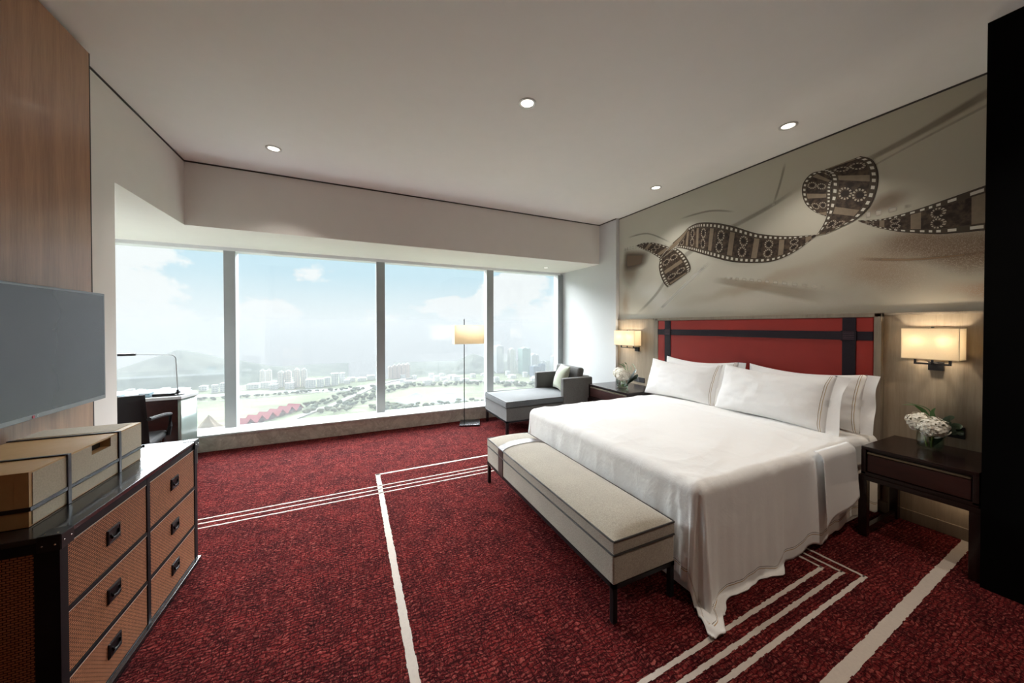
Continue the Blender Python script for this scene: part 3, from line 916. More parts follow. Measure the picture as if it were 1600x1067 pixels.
# ------------------------------------------------------------------ nightstands
def nightstand(name, label, loc, w, d):
    """front faces -X; origin at the middle of the footprint"""
    t = thing(name, label, 'nightstand', loc, 0, 'nightstands beside the bed')
    hx, hy = d / 2, w / 2
    MB().box(-hx, hx, -hy, hy, .592, .612, .003).build('top', DARKW, t)
    b = MB()
    b.box(-hx + .02, hx, -hy + .012, hy - .012, .435, .592)                            # case
    for s in (-1, 1): b.box(-hx, -hx + .03, s * (hy - .012) - .012, s * (hy - .012) + .012, .425, .592, .002)
    b.box(-hx, -hx + .03, -hy, hy, .418, .440, .002)
    b.build('case', DARKW, t)
    dr = MB().box(-hx + .006, -hx + .026, -hy + .030, hy - .030, .446, .560, .002).build('drawer', DARKW2, t)
    MB().box(-hx + .002, -hx + .020, -hy + .030, hy - .030, .564, .576, .002).build('pull_rail', plain('brass_rail_' + str(int(w * 1000)), (.20, .17, .11), .3, .8), dr)
    ap = MB().box(-hx - .010, -hx + .030, -hy - .010, hy + .010, .386, .417, .003)
    for s in (-1, 1): ap.box(-hx, hx, s * (hy - .006) - .016, s * (hy - .006) + .016, .386, .417, .002)
    ap.box(hx - .03, hx, -hy, hy, .386, .417)
    ap.build('stand_rail', DARKW, t)
    for s in (-1, 1):
        MB().box(-hx - .010, -hx + .036, s * (hy - .012) - .022, s * (hy - .012) + .022, 0, .387, .003).build('leg', DARKW, t)
        MB().box(hx - .046, hx, s * (hy - .012) - .022, s * (hy - .012) + .022, 0, .387, .003).build('leg', DARKW, t)
        MB().box(-hx + .03, hx - .04, s * (hy - .012) - .014, s * (hy - .012) + .014, .0, .055, .002).build('floor_rail', DARKW, t)
    return t


ns_ = nightstand('nightstand', 'dark espresso nightstand on the near side of the bed', (3.430, .857, 0), .490, .53)
light('night_light', 'POINT', (.20, -.10, .36), 1.3, AMBER, ns_, shadow_soft_size=.02)
nightstand('nightstand', 'dark espresso nightstand on the window side of the bed', (3.345, 3.545, 0), .76, .60)


# ------------------------------------------------------------------ wall lamps
def sconce(label, y, zc, w, h, x0, x1, plate_y, power):
    t = thing('wall_lamp', label, 'wall lamp', (3.702, y, zc), 0, 'wall lamps over the nightstands')
    xa, xb = x0 - 3.702, x1 - 3.702
    th = .003; s = MB()
    s.box(xa, xa + th, -w / 2, w / 2, -h / 2, h / 2); s.box(xb - th, xb, -w / 2, w / 2, -h / 2, h / 2)
    s.box(xa + th, xb - th, -w / 2, -w / 2 + th, -h / 2, h / 2); s.box(xa + th, xb - th, w / 2 - th, w / 2, -h / 2, h / 2)
    s.build('shade', SHADE, t, smooth=False)
    for zz in (h / 2, -h / 2):
        r = MB()
        r.box(xa - .001, xa + .004, -w / 2, w / 2, zz - .002, zz + .002); r.box(xb - .004, xb, -w / 2, w / 2, zz - .002, zz + .002)
        for q in (-1, 1): r.box(xa, xb, q * w / 2 - .002, q * w / 2 + .001, zz - .002, zz + .002)
        r.build('shade_trim', TANL, t, smooth=False)
    py = plate_y - y
    MB().box(-.024, 0, py - .036, py + .036, -h / 2 - .082, -h / 2 - .022, .003).build('wall_plate', BLACKM, t)
    a = MB(); xc = (xa + xb) / 2
    a.box(xc - .008, -.015, py - .008, py + .008, -h / 2 - .040, -h / 2 - .026)
    a.box(xc - .008, xc + .008, -w * .30, w * .30, -h / 2 - .040, -h / 2 - .028, .001)
    for sgn in (-1, 1): a.box(xc - .006, xc + .006, sgn * w * .30 - .006, sgn * w * .30 + .006, -h / 2 - .040, -.02)
    a.box(xc - .004, xc + .004, -.006, .006, -h / 2 - .03, h / 2 + .004); a.box(xa, xb, -.003, .003, h / 2 - .004, h / 2)
    a.build('bracket', BLACKM, t)
    MB().lathe([(0, h / 2), (.008, h / 2), (.008, h / 2 + .010), (0, h / 2 + .012)], (xc, 0, 0), 12).build('finial', BLACKM, t)
    for sgn in (-1, 1):
        MB().sphere((xc, sgn * w * .24, .025), .016, 2, (1, 1, 1.3)).build('bulb', emit_mat('bulb_glow_%d_%d' % (sgn, int(y * 100)), (1, .80, .52), 8), t)
        light('bulb_light', 'POINT', (xc - .022, sgn * w * .24, .02), power, WARM, t, shadow_soft_size=.014)
    return t


LAMPW = 3.9
sconce('lit cream box shade wall lamp over the near nightstand', .905, 1.310, .262, .212, 3.565, 3.690, .902, LAMPW)
sconce('lit cream box shade wall lamp by the window column', 3.785, 1.258, .400, .212, 3.560, 3.690, 3.66, LAMPW)


# ------------------------------------------------------------------ sockets
def socket(label, y0, y1, z0, z1, n):
    t = thing('wall_socket', label, 'socket', (3.702, (y0 + y1) / 2, (z0 + z1) / 2), 0, 'black wall sockets')
    w = (y1 - y0) / n; hy = (y1 - y0) / 2; hz = (z1 - z0) / 2
    for i in range(n):
        a = -hy + i * w
        p = MB().box(-.009, 0, a + .001, a + w - .001, -hz, hz, .002).build('plate', SOCK, t)
        c = a + w / 2; k = MB()
        k.box(-.0098, -.0088, c - .016, c - .010, -.008, .006); k.box(-.0098, -.0088, c + .010, c + .016, -.008, .006); k.box(-.0098, -.0088, c - .003, c + .003, .008, .016)
        k.build('socket_holes', SOCKD, p, smooth=False)
    return t


socket('black double socket behind the near flower vase', .775, .925, .675, .755, 2)
socket('black double socket on the window side panel', 3.53, 3.72, .635, .705, 2)


# ------------------------------------------------------------------ vases and hydrangeas
def vase(label, loc, r, h):
    t = thing('vase', label, 'vase', loc, 0, 'glass flower vases')
    pr = [(0, .004), (r * .80, .004), (r * .93, .015), (r, h * .4), (r * .99, h * .75), (r * .93, h), (r * .89, h), (r * .95, h * .75), (r * .96, h * .4), (r * .88, .02), (0, .016)]
    MB().lathe(pr, n=40).build('bowl', VGLASS, t)
    MB().lathe([(0, .018), (r * .86, .022), (r * .94, h * .4), (r * .94, h * .62), (0, h * .62)], n=32).build('water', WATER, t)
    return t


def bloom(mb, c, r, seed, sq=(1, 1, .9)):
    rnd = random.Random(seed); n = 95
    mb.sphere(c, r * .72, 2, sq, mi=1)  # darker core colour paints the shade between the petals
    for i in range(n):
        ph = math.acos(1 - 2 * (i + .5) / n); th = PI * (1 + 5 ** .5) * i
        d = Vector((math.sin(ph) * math.cos(th), math.sin(ph) * math.sin(th), math.cos(ph)))
        rr = r * rnd.uniform(.80, 1.06); p = Vector(c) + Vector((d.x * sq[0], d.y * sq[1], d.z * sq[2])) * rr
        q = d.to_track_quat('Z', 'Y') ; spin = rnd.uniform(0, PI); s = r * rnd.uniform(.20, .29); q = q @ Vector((0, 0, 1)).rotation_difference(Vector((rnd.uniform(-.5, .5), rnd.uniform(-.5, .5), 1)))
        for k in range(4):
            a = spin + k * PI / 2
            pts = [(0, 0, 0), (.55, -.48, .22), (1.05, -.30, .05), (1.12, .30, .0), (.55, .48, .20)]
            vs_ = []
            for (u, v, w) in pts:
                vv = Vector((u * math.cos(a) - v * math.sin(a), u * math.sin(a) + v * math.cos(a), w)) * s
                vs_.append(p + q @ vv)
            mb.poly(vs_)


def hydrangea(label, foot, top, r, seed):
    t = thing('hydrangea', label, 'flower', foot, 0, 'white hydrangeas in the vases')
    c = Vector(top) - Vector(foot)
    b = MB(); bloom(b, c, r, seed); b.build('bloom', [PETAL, CORE], t, smooth=False, recalc=False)
    MB().tube([(0, 0, 0), (c.x * .3, c.y * .3, c.z * .4), (c.x * .8, c.y * .8, c.z * .8), (c.x, c.y, c.z - r * .5)], .005, 8).build('stem', STEMG, t)
    return t


def leaf_spray(label, foot, specs_, mats):
    t = thing('leaf_spray', label, 'foliage', foot, 0, 'leaf sprays in the vases')
    for i, (pts, w, mt) in enumerate(specs_):
        mb = MB()

        def fn(u, v):
            p = cr([Vector(q) for q in pts], u); p2 = cr([Vector(q) for q in pts], min(1, u + .02)); d = (p2 - p)
            if d.length < 1e-6: d = Vector(pts[-1]) - Vector(pts[-2])
            side = d.normalized().cross(Vector((-.83, .3, .45)).normalized()).normalized()
            ww = w * (math.sin(PI * min(1, .06 + u * .94)) ** .7)
            return p + side * ww * (v - .5) + Vector((0, 0, -.25 * ww * abs(v - .5)))
        mb.grid(fn, 14, 4); mb.build('leaf', mats[mt], t, recalc=False)
    return t


VA = Vector((3.475, .872, .612))
vase('clear glass bowl vase on the near nightstand', VA, .0605, .118)
hydrangea('creamy hydrangea head on the left of the near vase', VA + Vector((-.01, .01, .022)), VA + Vector((.00, .048, .175)), .062, 1)
hydrangea('creamy hydrangea head on the right of the near vase, facing forward', VA + Vector((-.01, -.01, .022)), VA + Vector((-.055, -.030, .162)), .066, 2)
leaf_spray('green grass blades and dark leaves behind the near hydrangeas', VA + Vector((.02, 0, .022)), [
    ([(0, 0, 0), (.02, .01, .12), (.0, .03, .22), (-.03, .07, .262)], .030, 0),
    ([(0, 0, 0), (.03, .0, .13), (.02, .0, .22), (-.01, -.02, .258)], .034, 0),
    ([(0, 0, 0), (.02, .02, .14), (.0, .06, .25), (.0, .14, .245)], .008, 0),
    ([(0, 0, 0), (.03, .01, .14), (.02, .02, .24), (-.04, .12, .275)], .006, 0),
    ([(0, 0, 0), (.05, -.03, .12), (.06, -.06, .19), (.03, -.09, .205)], .055, 1),
    ([(0, 0, 0), (.05, -.04, .10), (.06, -.09, .15), (.03, -.115, .140)], .060, 1),
    ([(0, 0, 0), (.05, -.04, .10), (.05, -.10, .12), (.03, -.12, .10)], .050, 1)], [LEAF, DLEAF])
VB = Vector((3.26, 3.49, .612))
vase('clear glass bowl vase on the window side nightstand', VB, .078, .125)
hydrangea('white hydrangea head on the left of the far vase', VB + Vector((0, .01, .022)), VB + Vector((.02, .075, .185)), .080, 3)
hydrangea('white hydrangea head on the right of the far vase', VB + Vector((0, -.01, .022)), VB + Vector((-.03, -.045, .185)), .086, 4)
leaf_spray('thin curling grass and dark leaves behind the far hydrangeas', VB + Vector((.03, 0, .022)), [
    ([(0, 0, 0), (.03, .0, .14), (.02, .03, .26), (-.02, .10, .285)], .014, 0),
    ([(0, 0, 0), (.04, .0, .14), (.03, .02, .26), (.0, .04, .300)], .016, 0),
    ([(0, 0, 0), (.04, -.02, .16), (.03, -.02, .28), (-.02, -.03, .315)], .016, 0),
    ([(0, 0, 0), (.05, -.04, .16), (.04, -.10, .30), (-.02, -.22, .255), (-.02, -.23, .19)], .008, 0),
    ([(0, 0, 0), (.05, -.03, .16), (.04, -.07, .26), (-.02, -.15, .24), (-.02, -.17, .19)], .008, 0),
    ([(0, 0, 0), (.06, -.06, .12), (.05, -.14, .21), (.02, -.17, .19)], .08, 1),
    ([(0, 0, 0), (.06, -.08, .10), (.05, -.17, .15), (.02, -.20, .11)], .08, 1)], [LEAF, DLEAF])

# ------------------------------------------------------------------ chaise longue
ch = thing('chaise_longue', 'grey upholstered chaise longue with low arms in the window corner', 'chaise longue', (2.52, 4.475, 0))
cx = 2.52
MB().box(1.84 - cx, 3.20 - cx, -.395, .395, .175, .345, .008).build('base', CHAISEF, ch)
cs = MB(); cs.box(1.832 - cx, 2.98 - cx, -.400, .395, .350, .428, .022, 4)
cs.grid(lambda u, v: (1.845 - cx + 1.10 * u, -.385 + .77 * v, .425 + .028 * (1 - abs(2 * u - 1) ** 4) * (1 - abs(2 * v - 1) ** 4)), 20, 16)
cs.build('seat_cushion', CHAISEC, ch)
MB().tube([(2.70 - cx, .385, .428), (1.840 - cx, .385, .428), (1.838 - cx, -.392, .428), (2.71 - cx, -.392, .428)], .0045, 6).build('piping', PIPING, ch)
for zz in (.352,):
    MB().tube([(1.832 - cx, .39, zz), (1.832 - cx, -.398, zz), (2.72 - cx, -.400, zz)], .005, 6).build('piping', PIPING, ch)
for s, (xa, xb) in ((-1, (2.715, 3.225)), (1, (2.70, 3.225))):
    y0, y1 = sorted((s * .415, s * .330))
    a = MB().box(xa - cx, xb - cx, y0, y1, .176, .685, .020, 3); a.build('arm', CHAISEF, ch)
MB().box(3.14 - cx, 3.235 - cx, -.330, .330, .176, .690, .015, 3).build('backrest', CHAISEF, ch)
bk = MB().box(-.055, .055, -.315, .315, -.175, .175, .04, 4); bko = bk.build('back_cushion', CHAISEF, ch)
bko.location = (3.075 - cx, .0, .640); bko.rotation_euler = (0, R(12), 0)
lf = MB()
for y in (-.36, .36): lf.box(1.845 - cx, 3.20 - cx, y - .015, y + .015, .150, .176)
lf.box(1.845 - cx, 1.875 - cx, -.375, .375, .150, .176)
lf.build('frame', BLACKM, ch, smooth=False)
for x in (1.862, 3.19):
    for y in (-.362, .362): MB().box(x - cx - .018, x - cx + .018, y - .018, y + .018, 0, .152, .002).build('leg', BLACKW, ch)
cm_ = MB()


def cushfn(sgn):
    def fn(u, v):
        s = 2 * u - 1; t = 2 * v - 1
        T = .085 * (max(0, 1 - abs(s) ** 2.2) ** .6) * (max(0, 1 - abs(t) ** 2.2) ** .6)
        return (-sgn * T, .20 * s * (1 - .10 * (1 - t * t)), .20 * t * (1 - .10 * (1 - s * s)))
    return fn


cm_.grid(cushfn(1), 20, 20).grid(cushfn(-1), 20, 20)
cu_ = cm_.build('throw_cushion', CUSHF, smooth=True, angle=180, weld=.0004)
tag(cu_, 'pale sage throw cushion leaning on the chaise longue backrest', 'cushion')
cu_.rotation_euler = (R(0), R(22), R(-14)); cu_.location = (2.935, 4.455, .645)

# ------------------------------------------------------------------ floor lamp
flp = thing('floor_lamp', 'tall slender floor lamp with lit cream shade before the window', 'floor lamp', (1.575, 4.80, 0), R(-20))
MB().box(-.145, .145, -.145, .145, 0, .022, .003).build('base', plain('lamp_base_metal', (.10, .10, .105), .25, .8), flp)
Rz = Matrix.Rotation(R(20), 3, 'Z')
pp = Rz @ Vector((1.497 - 1.575, .02, 0))
MB().cyl((pp.x, pp.y, .02), (pp.x, pp.y, 1.515), .0065, n=10).build('pole', BLACKM, flp)
shd = MB(); sc_ = Rz @ Vector((1.557 - 1.575, .02, 0)); M_ = Matrix.Translation((sc_.x, sc_.y, 0)) @ Matrix.Rotation(R(14), 4, 'Z')
for bx_ in ((-.215, .215, -.110, -.107), (-.215, .215, .107, .110), (-.215, -.212, -.107, .107), (.212, .215, -.107, .107)):
    shd.box(*bx_, 1.172, 1.442, M=M_)
shd.build('shade', SHADE2, flp, smooth=False)
for zz in (1.40, 1.20): MB().tube([(pp.x, pp.y, zz), (sc_.x, sc_.y, zz)], .004, 6).build('shade_bracket', BLACKM, flp)
MB().cyl((pp.x, pp.y, 1.51), (pp.x, pp.y, 1.535), .009, .004, 10).build('finial', BLACKM, flp)
bq = M_ @ Vector((.05, 0, 1.30))
MB().sphere(bq, .028, 2).build('bulb', emit_mat('floor_bulb_glow', (1, .80, .52), 10), flp)
light('floor_lamp_light', 'POINT', bq + Vector((0, 0, .005)), 9, WARM, flp, shadow_soft_size=.03)


# ------------------------------------------------------------------ downlights
def downlight(label, x, y, z, r=.062, spot=None, col_=SOFT):
    t = thing('downlight', label, 'ceiling light', (x, y, z), 0, 'recessed ceiling downlights')
    MB().lathe([(r, -.001), (r, -.006), (r * .80, -.008), (r * .74, -.004), (r * .70, -.002), (r * .70, -.0005)], n=32).build('ring', RINGM, t)
    MB().lathe([(r * .70, -.002), (r * .5, -.0035), (0.0005, -.004)], n=32).build('diffuser', DOWNE, t)
    if spot:
        light('downlight_beam', 'SPOT', (0, 0, -.02), spot, col_, t, spot_size=R(112), spot_blend=.8, shadow_soft_size=.04)
    return t


DL = 60
downlight('recessed ceiling downlight nearest the window and the desk', -.635, 3.81, HC, .064, DL)
downlight('recessed ceiling downlight in the middle of the room', 1.18, 2.245, HC, .064, DL)
downlight('recessed ceiling downlight over the near side of the bed', 3.24, 1.59, HC, .064, 38)
downlight('recessed ceiling downlight over the far side of the bed', 3.27, 2.96, HC, .064, 38)
downlight('small downlight in the lowered window soffit', 3.03, 5.08, ZS, .050, 6)
for (x, y, w_) in ((2.25, .15, 90), (1.2, -.6, 8), (-.6, -.6, 8), (1.2, -2.2, 60), (2.4, -2.2, 40)):  # unseen fill lamps added to brighten the room and the bed side
    downlight('unseen fill downlight added in the back half of the room', x, y, HC, .064, w_, AMBER if y < 0 else (1.0, .88, .75))

# ------------------------------------------------------------------ television
tv = thing('television', 'large flat television with dark screen on the wood panel', 'television', (-1.385, 2.33, 1.315))
MB().box(.055, .085, -.500, .500, -.305, .305, .004).build('casing', BEZEL, tv)
MB().box(.0845, .0862, -.488, .488, -.283, .293, .0005).build('screen', SCREEN, tv)
MB().box(0, .056, -.16, .16, -.12, .12, .004).build('wall_mount', BLACKM, tv)
lg = MB().lathe([(0, 0), (.007, 0), (.007, .0012), (0, .0012)], n=20)
lgo = MB(); lgo.cyl((.0855, -.011, -.294), (.0872, -.011, -.294), .0065, n=20)
lgo.build('logo_disc', RLOGO, tv)
cv = bpy.data.curves.new('logo_letters', 'FONT'); cv.body = 'LG'; cv.size = .017; cv.extrude = .0005; cv.align_x = 'LEFT'
tmp = bpy.data.objects.new('tmp', cv); COL.objects.link(tmp); bpy.context.view_layer.update()
me_ = bpy.data.meshes.new_from_object(tmp.evaluated_get(bpy.context.evaluated_depsgraph_get())); bpy.data.objects.remove(tmp)
me_.name = 'logo_letters'; me_.materials.clear(); me_.materials.append(WLOGO)
lt = bpy.data.objects.new('logo_letters', me_); COL.objects.link(lt); lt.parent = tv
lt.location = (.0862, -.001, -.3003); lt.rotation_euler = (R(90), 0, R(90))

# ------------------------------------------------------------------ chest of drawers
dz = R(1.5)
dr_ = thing('chest_of_drawers', 'black campaign chest with six woven leather drawers below the television', 'chest of drawers', (-.865, 2.185, 0), -dz)
LY = .520; DX = .485; HT = .742
bd = MB()
bd.box(-DX + .01, -.020, -LY + .02, LY - .02, .03, HT - .02)
# frame: posts, rails and the middle stile on the front, posts on the near end
for (y0, y1) in ((-LY, -LY + .036), (LY - .036, LY), (-.013, .013)): bd.box(-.024, 0, y0, y1, .02, HT - .016, .0015)
for (z0, z1) in ((.690, HT - .016), (.452, .468), (.222, .238), (.0, .030)): bd.box(-.024, -.001, -LY, LY, z0, z1, .0015)
for (x0, x1) in ((-.060, -.002), (-DX, -DX + .05)): bd.box(x0, x1, -LY, -LY + .024, .02, HT - .016, .002); bd.box(x0, x1, LY - .024, LY, .02, HT - .016, .002)
bd.box(-DX, 0, -LY, -LY + .022, .690, HT - .016); bd.box(-DX, 0, -LY, -LY + .022, 0, .05)
bd.build('frame', BLACKL, dr_)
MB().box(-DX, .016, -LY - .004, LY + .004, 0, .026, .003).build('plinth', BLACKW, dr_)
MB().box(-DX - .005, .006, -LY - .006, LY + .006, HT - .018, HT, .003).build('top', BLACKW, dr_)
MB().box(-DX + .05, -.058, -LY + .006, -LY + .020, .05, .690).build('end_panel', WEAVE, dr_)
MB().box(-DX + .05, -.058, LY - .020, LY - .006, .05, .690).build('end_panel', WEAVE, dr_)
for ci, (y0, y1) in enumerate(((-LY + .038, -.015), (.015, LY - .038))):
    for (z0, z1) in ((.470, .688), (.240, .450), (.032, .220)):
        w = MB().box(-.022, -.003, y0, y1, z0, z1, .003); w.box(-.010, -.0015, y0, y1, z1 - .0005, z1 + .0032, mi=1); d = w.build('drawer', [WEAVE, HILITE], dr_)
        yc = (y0 + y1) / 2; zc = (z0 + z1) / 2 + .012
        h = MB(); h.box(-.004, .0015, yc - .040, yc + .040, zc - .030, zc + .030, .0015)
        h.box(.0015, .0030, yc - .036, yc + .036, zc + .022, zc + .027).box(.0015, .0030, yc - .036, yc + .036, zc - .027, zc - .022).box(.0015, .0030, yc - .036, yc - .031, zc - .022, zc + .022).box(.0015, .0030, yc + .031, yc + .036, zc - .022, zc + .022)
        h.tube([(.003, yc - .024, zc + .010), (.006, yc - .022, zc - .006), (.007, yc, zc - .012), (.006, yc + .022, zc - .006), (.003, yc + .024, zc + .010)], .0038, 8)
        h.build('handle', BLACKM, d)
for sx, sy in ((0, -1), (0, 1), (-1, -1)):
    c = MB(); X_ = .006 if sx == 0 else -DX - .005; Y_ = sy * (LY + .006); ix = -1 if sx == 0 else 1
    xa, xb = sorted((X_, X_ + ix * .055)); ya, yb = sorted((Y_, Y_ - sy * .055))
    c.box(xa, xb, ya, yb, HT - .002, HT + .0022, .001)
    ya2, yb2 = sorted((Y_ - sy * .005, Y_ + sy * .002)); c.box(xa, xb, ya2, yb2, HT - .050, HT, .001)
    xa2, xb2 = sorted((X_ - ix * .002, X_ + ix * .005)); c.box(xa2, xb2, ya, yb, HT - .050, HT, .001)
    co = c.build('corner_cap', BLACKM, dr_)
    for q in (.012, .042):
        for cc, ss in (((X_ + ix * q, Y_ - sy * .012, HT + .003), (1, 1, .6)), ((X_ - ix * .002, Y_ - sy * q, HT - .024), (.6, 1, 1)), ((X_ + ix * q, Y_ + sy * .002, HT - .03), (1, .6, 1))):
            MB().sphere(cc, .003, 1, ss).build('stud', STUD, co)

# ------------------------------------------------------------------ leather storage box on the chest
bxo = thing('storage_box', 'long tan storage box bound with black leather straps on the chest', 'box', (-.992, 2.092, HT + .001), -R(.8))
BW = .335; BD = .34; BH = .190
MB().box(-BD + .002, -.002, -BW + .002, BW - .002, .0, .058, .002).build('lower_tray', TAN, bxo)
body = MB().box(-BD, -.034, -BW, BW, .062, BH, .001)
for y0, y1, z0, z1 in ((-BW, -.033, .062, BH), (.090, BW, .062, BH), (-.033, .090, .062, BH - .046), (-.033, .090, BH - .007, BH)): body.box(-.034, 0, y0, y1, z0, z1)
body.build('body', TAN, bxo)
ff = MB()
for y0, y1, z0, z1 in ((-BW + .012, -.170, .066, BH - .006), (-.155, -.033, .066, BH - .006), (.090, .135, .066, BH - .006), (-.033, .090, .066, BH - .046), (.165, BW - .004, .066, BH - .006)):
    ff.box(-.002, .002, y0, y1, z0, z1)
ff.build('linen_front', TANL, bxo, smooth=False)
ff = MB().box(-.003, .001, -BW + .012, BW - .006, .006, .052, .001).build('linen_tray_front', TANL, bxo)
MB().box(-.0335, -.033, -.033, .090, BH - .046, BH - .007).build('handle_slot', plain('slot_dark', (.012, .006, .003), .8), bxo)
MB().box(-BD, -.03, BW - .150, BW - .002, BH, BH + .0015).build('lid_panel', TANL, bxo)
for yc in (-.163, .150):
    k = MB().box(.001, .0065, yc - .009, yc + .009, 0, BH + .004, .001); k.box(-BD - .004, .005, yc - .007, yc + .007, BH, BH + .0045, .001)
    k.build('strap', STRAP, bxo)
k = MB(); k.box(.001, .0055, -BW - .004, BW + .006, .056, .070, .001); k.box(-BD, .004, -BW - .0045, -BW, .056, .070, .001); k.box(-BD, .012, BW, BW + .0045, .056, .070, .001)
k.build('strap', STRAP, bxo)

# ------------------------------------------------------------------ desk alcove
dk = thing('desk', 'dark wood desk with white lacquer top and glossy rounded end', 'desk', (-2.0, 4.66, 0))


def dpoly(e=0.0):
    # plan of the top: straight front, free end running back at a slant
    return [(-1.4, -.345), (.51 + e, -.290 - e), (.572 + e, -.07), (.34 + e, .30), (-1.4, .30)]


MB().prism([(x, y) for x, y in dpoly(0)], .722, .752, bev=.003).build('top', DESKT, dk)
MB().box(-1.38, .12, -.02, .0, 0, .72).build('modesty_panel', DARKW2, dk)
MB().prism([(.12, -.30), (.492, -.276), (.550, -.075), (.34, .25), (.12, .25)], 0, .72).build('pedestal', DARKW2, dk)
MB().box(-1.38, -1.0, -.31, .25, 0, .72, .003).build('pedestal', DARKW2, dk)
MB().box(-1.0, -.05, -.32, .2, .66, .72).build('drawer', DARKW, dk)
ep = MB(); outer = [(.500, -.285), (.560, -.072), (.335, .285)]
ep.grid(lambda u, v: (lambda q: (q.x, q.y, .01 + .71 * v))(Vector(outer[0]).lerp(Vector(outer[1]), u * 2) if u <= .5 else Vector(outer[1]).lerp(Vector(outer[2]), u * 2 - 1)), 24, 2)
eo = ep.build('end_panel', DESKE, dk); eo.modifiers.new('thickness', 'SOLIDIFY').thickness = .02
tag(MB().box(-2.02, -1.92, 4.36, 4.46, .7525, .795, .002).build('card_box', PAPER), 'small grey-blue box at the left end of the desk', 'box', 'boxes on the desk')
tag(MB().box(-1.815, -1.735, 4.42, 4.50, .7525, .792, .002).build('card_box', PAPER), 'small grey-blue box beside the black tray on the desk', 'box', 'boxes on the desk')
tag(MB().box(-1.72, -1.56, 4.42, 4.56, .7525, .778, .003).build('desk_tray', BLACKL), 'low black leather tray under the desk lamp', 'tray')
tag(MB().box(-1.90, -1.66, 4.30, 4.395, .30, .312, .001, M=None).build('folder', FOLD), 'tan folder lying in the open shelf of the desk', 'folder')
MB().box(-.30, .0, -.40, -.26, .285, .2985).build('shelf', DARKW, dk)
lp = thing('desk_lamp', 'slim black desk lamp with long horizontal arm on the desk', 'desk lamp', (-1.55, 4.47, .7525))
MB().lathe([(0, 0), (.052, 0), (.052, .008), (.012, .014), (.009, .05), (0, .05)], n=24).build('base', BLACKM, lp)
MB().tube([(0, 0, .03), (-.012, 0, .36), (-.025, 0, .385), (-.05, 0, .395)], .0045, 8).build('stem', ALU, lp)
MB().tube([(-.04, 0, .394), (-.30, 0, .408)], .0035, 8).build('arm', ALU, lp)
MB().box(-.42, -.30, -.020, .020, .396, .420, .006).build('head', BLACKM, lp)

cr_ = thing('armchair', 'dark leather armchair pulled up to the desk', 'chair', (-1.77, 3.98, 0), R(6))
MB().box(-.25, .25, -.24, .26, .40, .47, .03, 3).build('seat', CHAIRL, cr_)
bkm = MB(); bkm.grid(lambda u, v: (-.26 + .52 * u, -.26 - .10 * v + .05 * (2 * u - 1) ** 2, .42 + .46 * v), 14, 10)
bo = bkm.build('backrest', CHAIRL, cr_); bo.modifiers.new('thickness', 'SOLIDIFY').thickness = .035
for s in (-1, 1):
    MB().tube([(s * .27, -.27, .68), (s * .29, .0, .655), (s * .28, .20, .62), (s * .27, .23, .50), (s * .26, .22, .42)], .016, 8).build('arm', CHAIRL, cr_)
    for y in (-.22, .22): MB().cyl((s * .22, y, 0), (s * .22, y, .41), .014, .020, 10).build('leg', BLACKW, cr_)


# ------------------------------------------------------------------ landscape far below the window
GZ = -100.0
GROUND = field_mat('field_grass')
ROADM = plain('road_concrete', (.36, .34, .31), .9, scale=.05); RIVM = plain('river_silt', (.36, .35, .31), .5, scale=.02); PONDM = plain('pond_water', (.20, .24, .26), .15, scale=.02)
HILLM, ht, hb_ = mat('hill_woods')
ho = objco(ht); hn = ht.noise(ho, .02, 6, .65)
ht.put(hb_.inputs['Base Color'], ht.mix(ht.smooth(hn, .35, .65), (.035, .060, .035), (.10, .12, .075))); hb_.inputs['Roughness'].default_value = .95
TREEM = plain('tree_leaves', (.055, .085, .030), .9, var=.5, scale=.3); TREEM2 = plain('tree_leaves_pale', (.085, .11, .045), .9, var=.5, scale=.3)
gp = MB(); gp.prism([(-900, 40), (900, 40), (900, 560), (330, 650), (240, 690), (60, 690), (-30, 780), (-900, 1000)], GZ - 3, GZ)
struct('ground', gp, GROUND)


def strip(name, pts, m, h=.35):
    mb = MB(); mb.prism(pts, GZ - .5, GZ + h); return struct(name, mb, m)


def road(name, pts, w, m, h):
    L_ = []; R_ = []
    n = len(pts) * 4
    for i in range(n + 1):
        p = cr([Vector(q) for q in pts], i / n); p2 = cr([Vector(q) for q in pts], min(1, i / n + .01)); p1 = cr([Vector(q) for q in pts], max(0, i / n - .01))
        d = (p2 - p1).normalized(); L_.append((p.x - d.y * w / 2, p.y + d.x * w / 2)); R_.append((p.x + d.y * w / 2, p.y - d.x * w / 2))
    return strip(name, L_ + R_[::-1], m, h)


road('river', [(-420, 655), (-150, 634), (-74, 622), (-4, 605), (40, 632), (160, 670)], 26, RIVM, .25)
road('road', [(-60, 430), (-36, 470), (-24, 483), (-4, 527), (17, 571), (42, 625), (72, 660), (107, 680)], 9, ROADM, 1.6)
road('road', [(-160, 586), (-93, 592), (-37, 598), (10, 597)], 3.5, ROADM, .4)
road('road', [(150, 640), (260, 560), (330, 500)], 12, ROADM, .5)
strip('pond', [(54, 477), (70, 502), (89, 530), (95, 506), (84, 470), (75, 446), (66, 455)], PONDM)
strip('pond', [(99, 491), (115, 506), (133, 509), (149, 494), (142, 447), (114, 438), (96, 446)], PONDM)


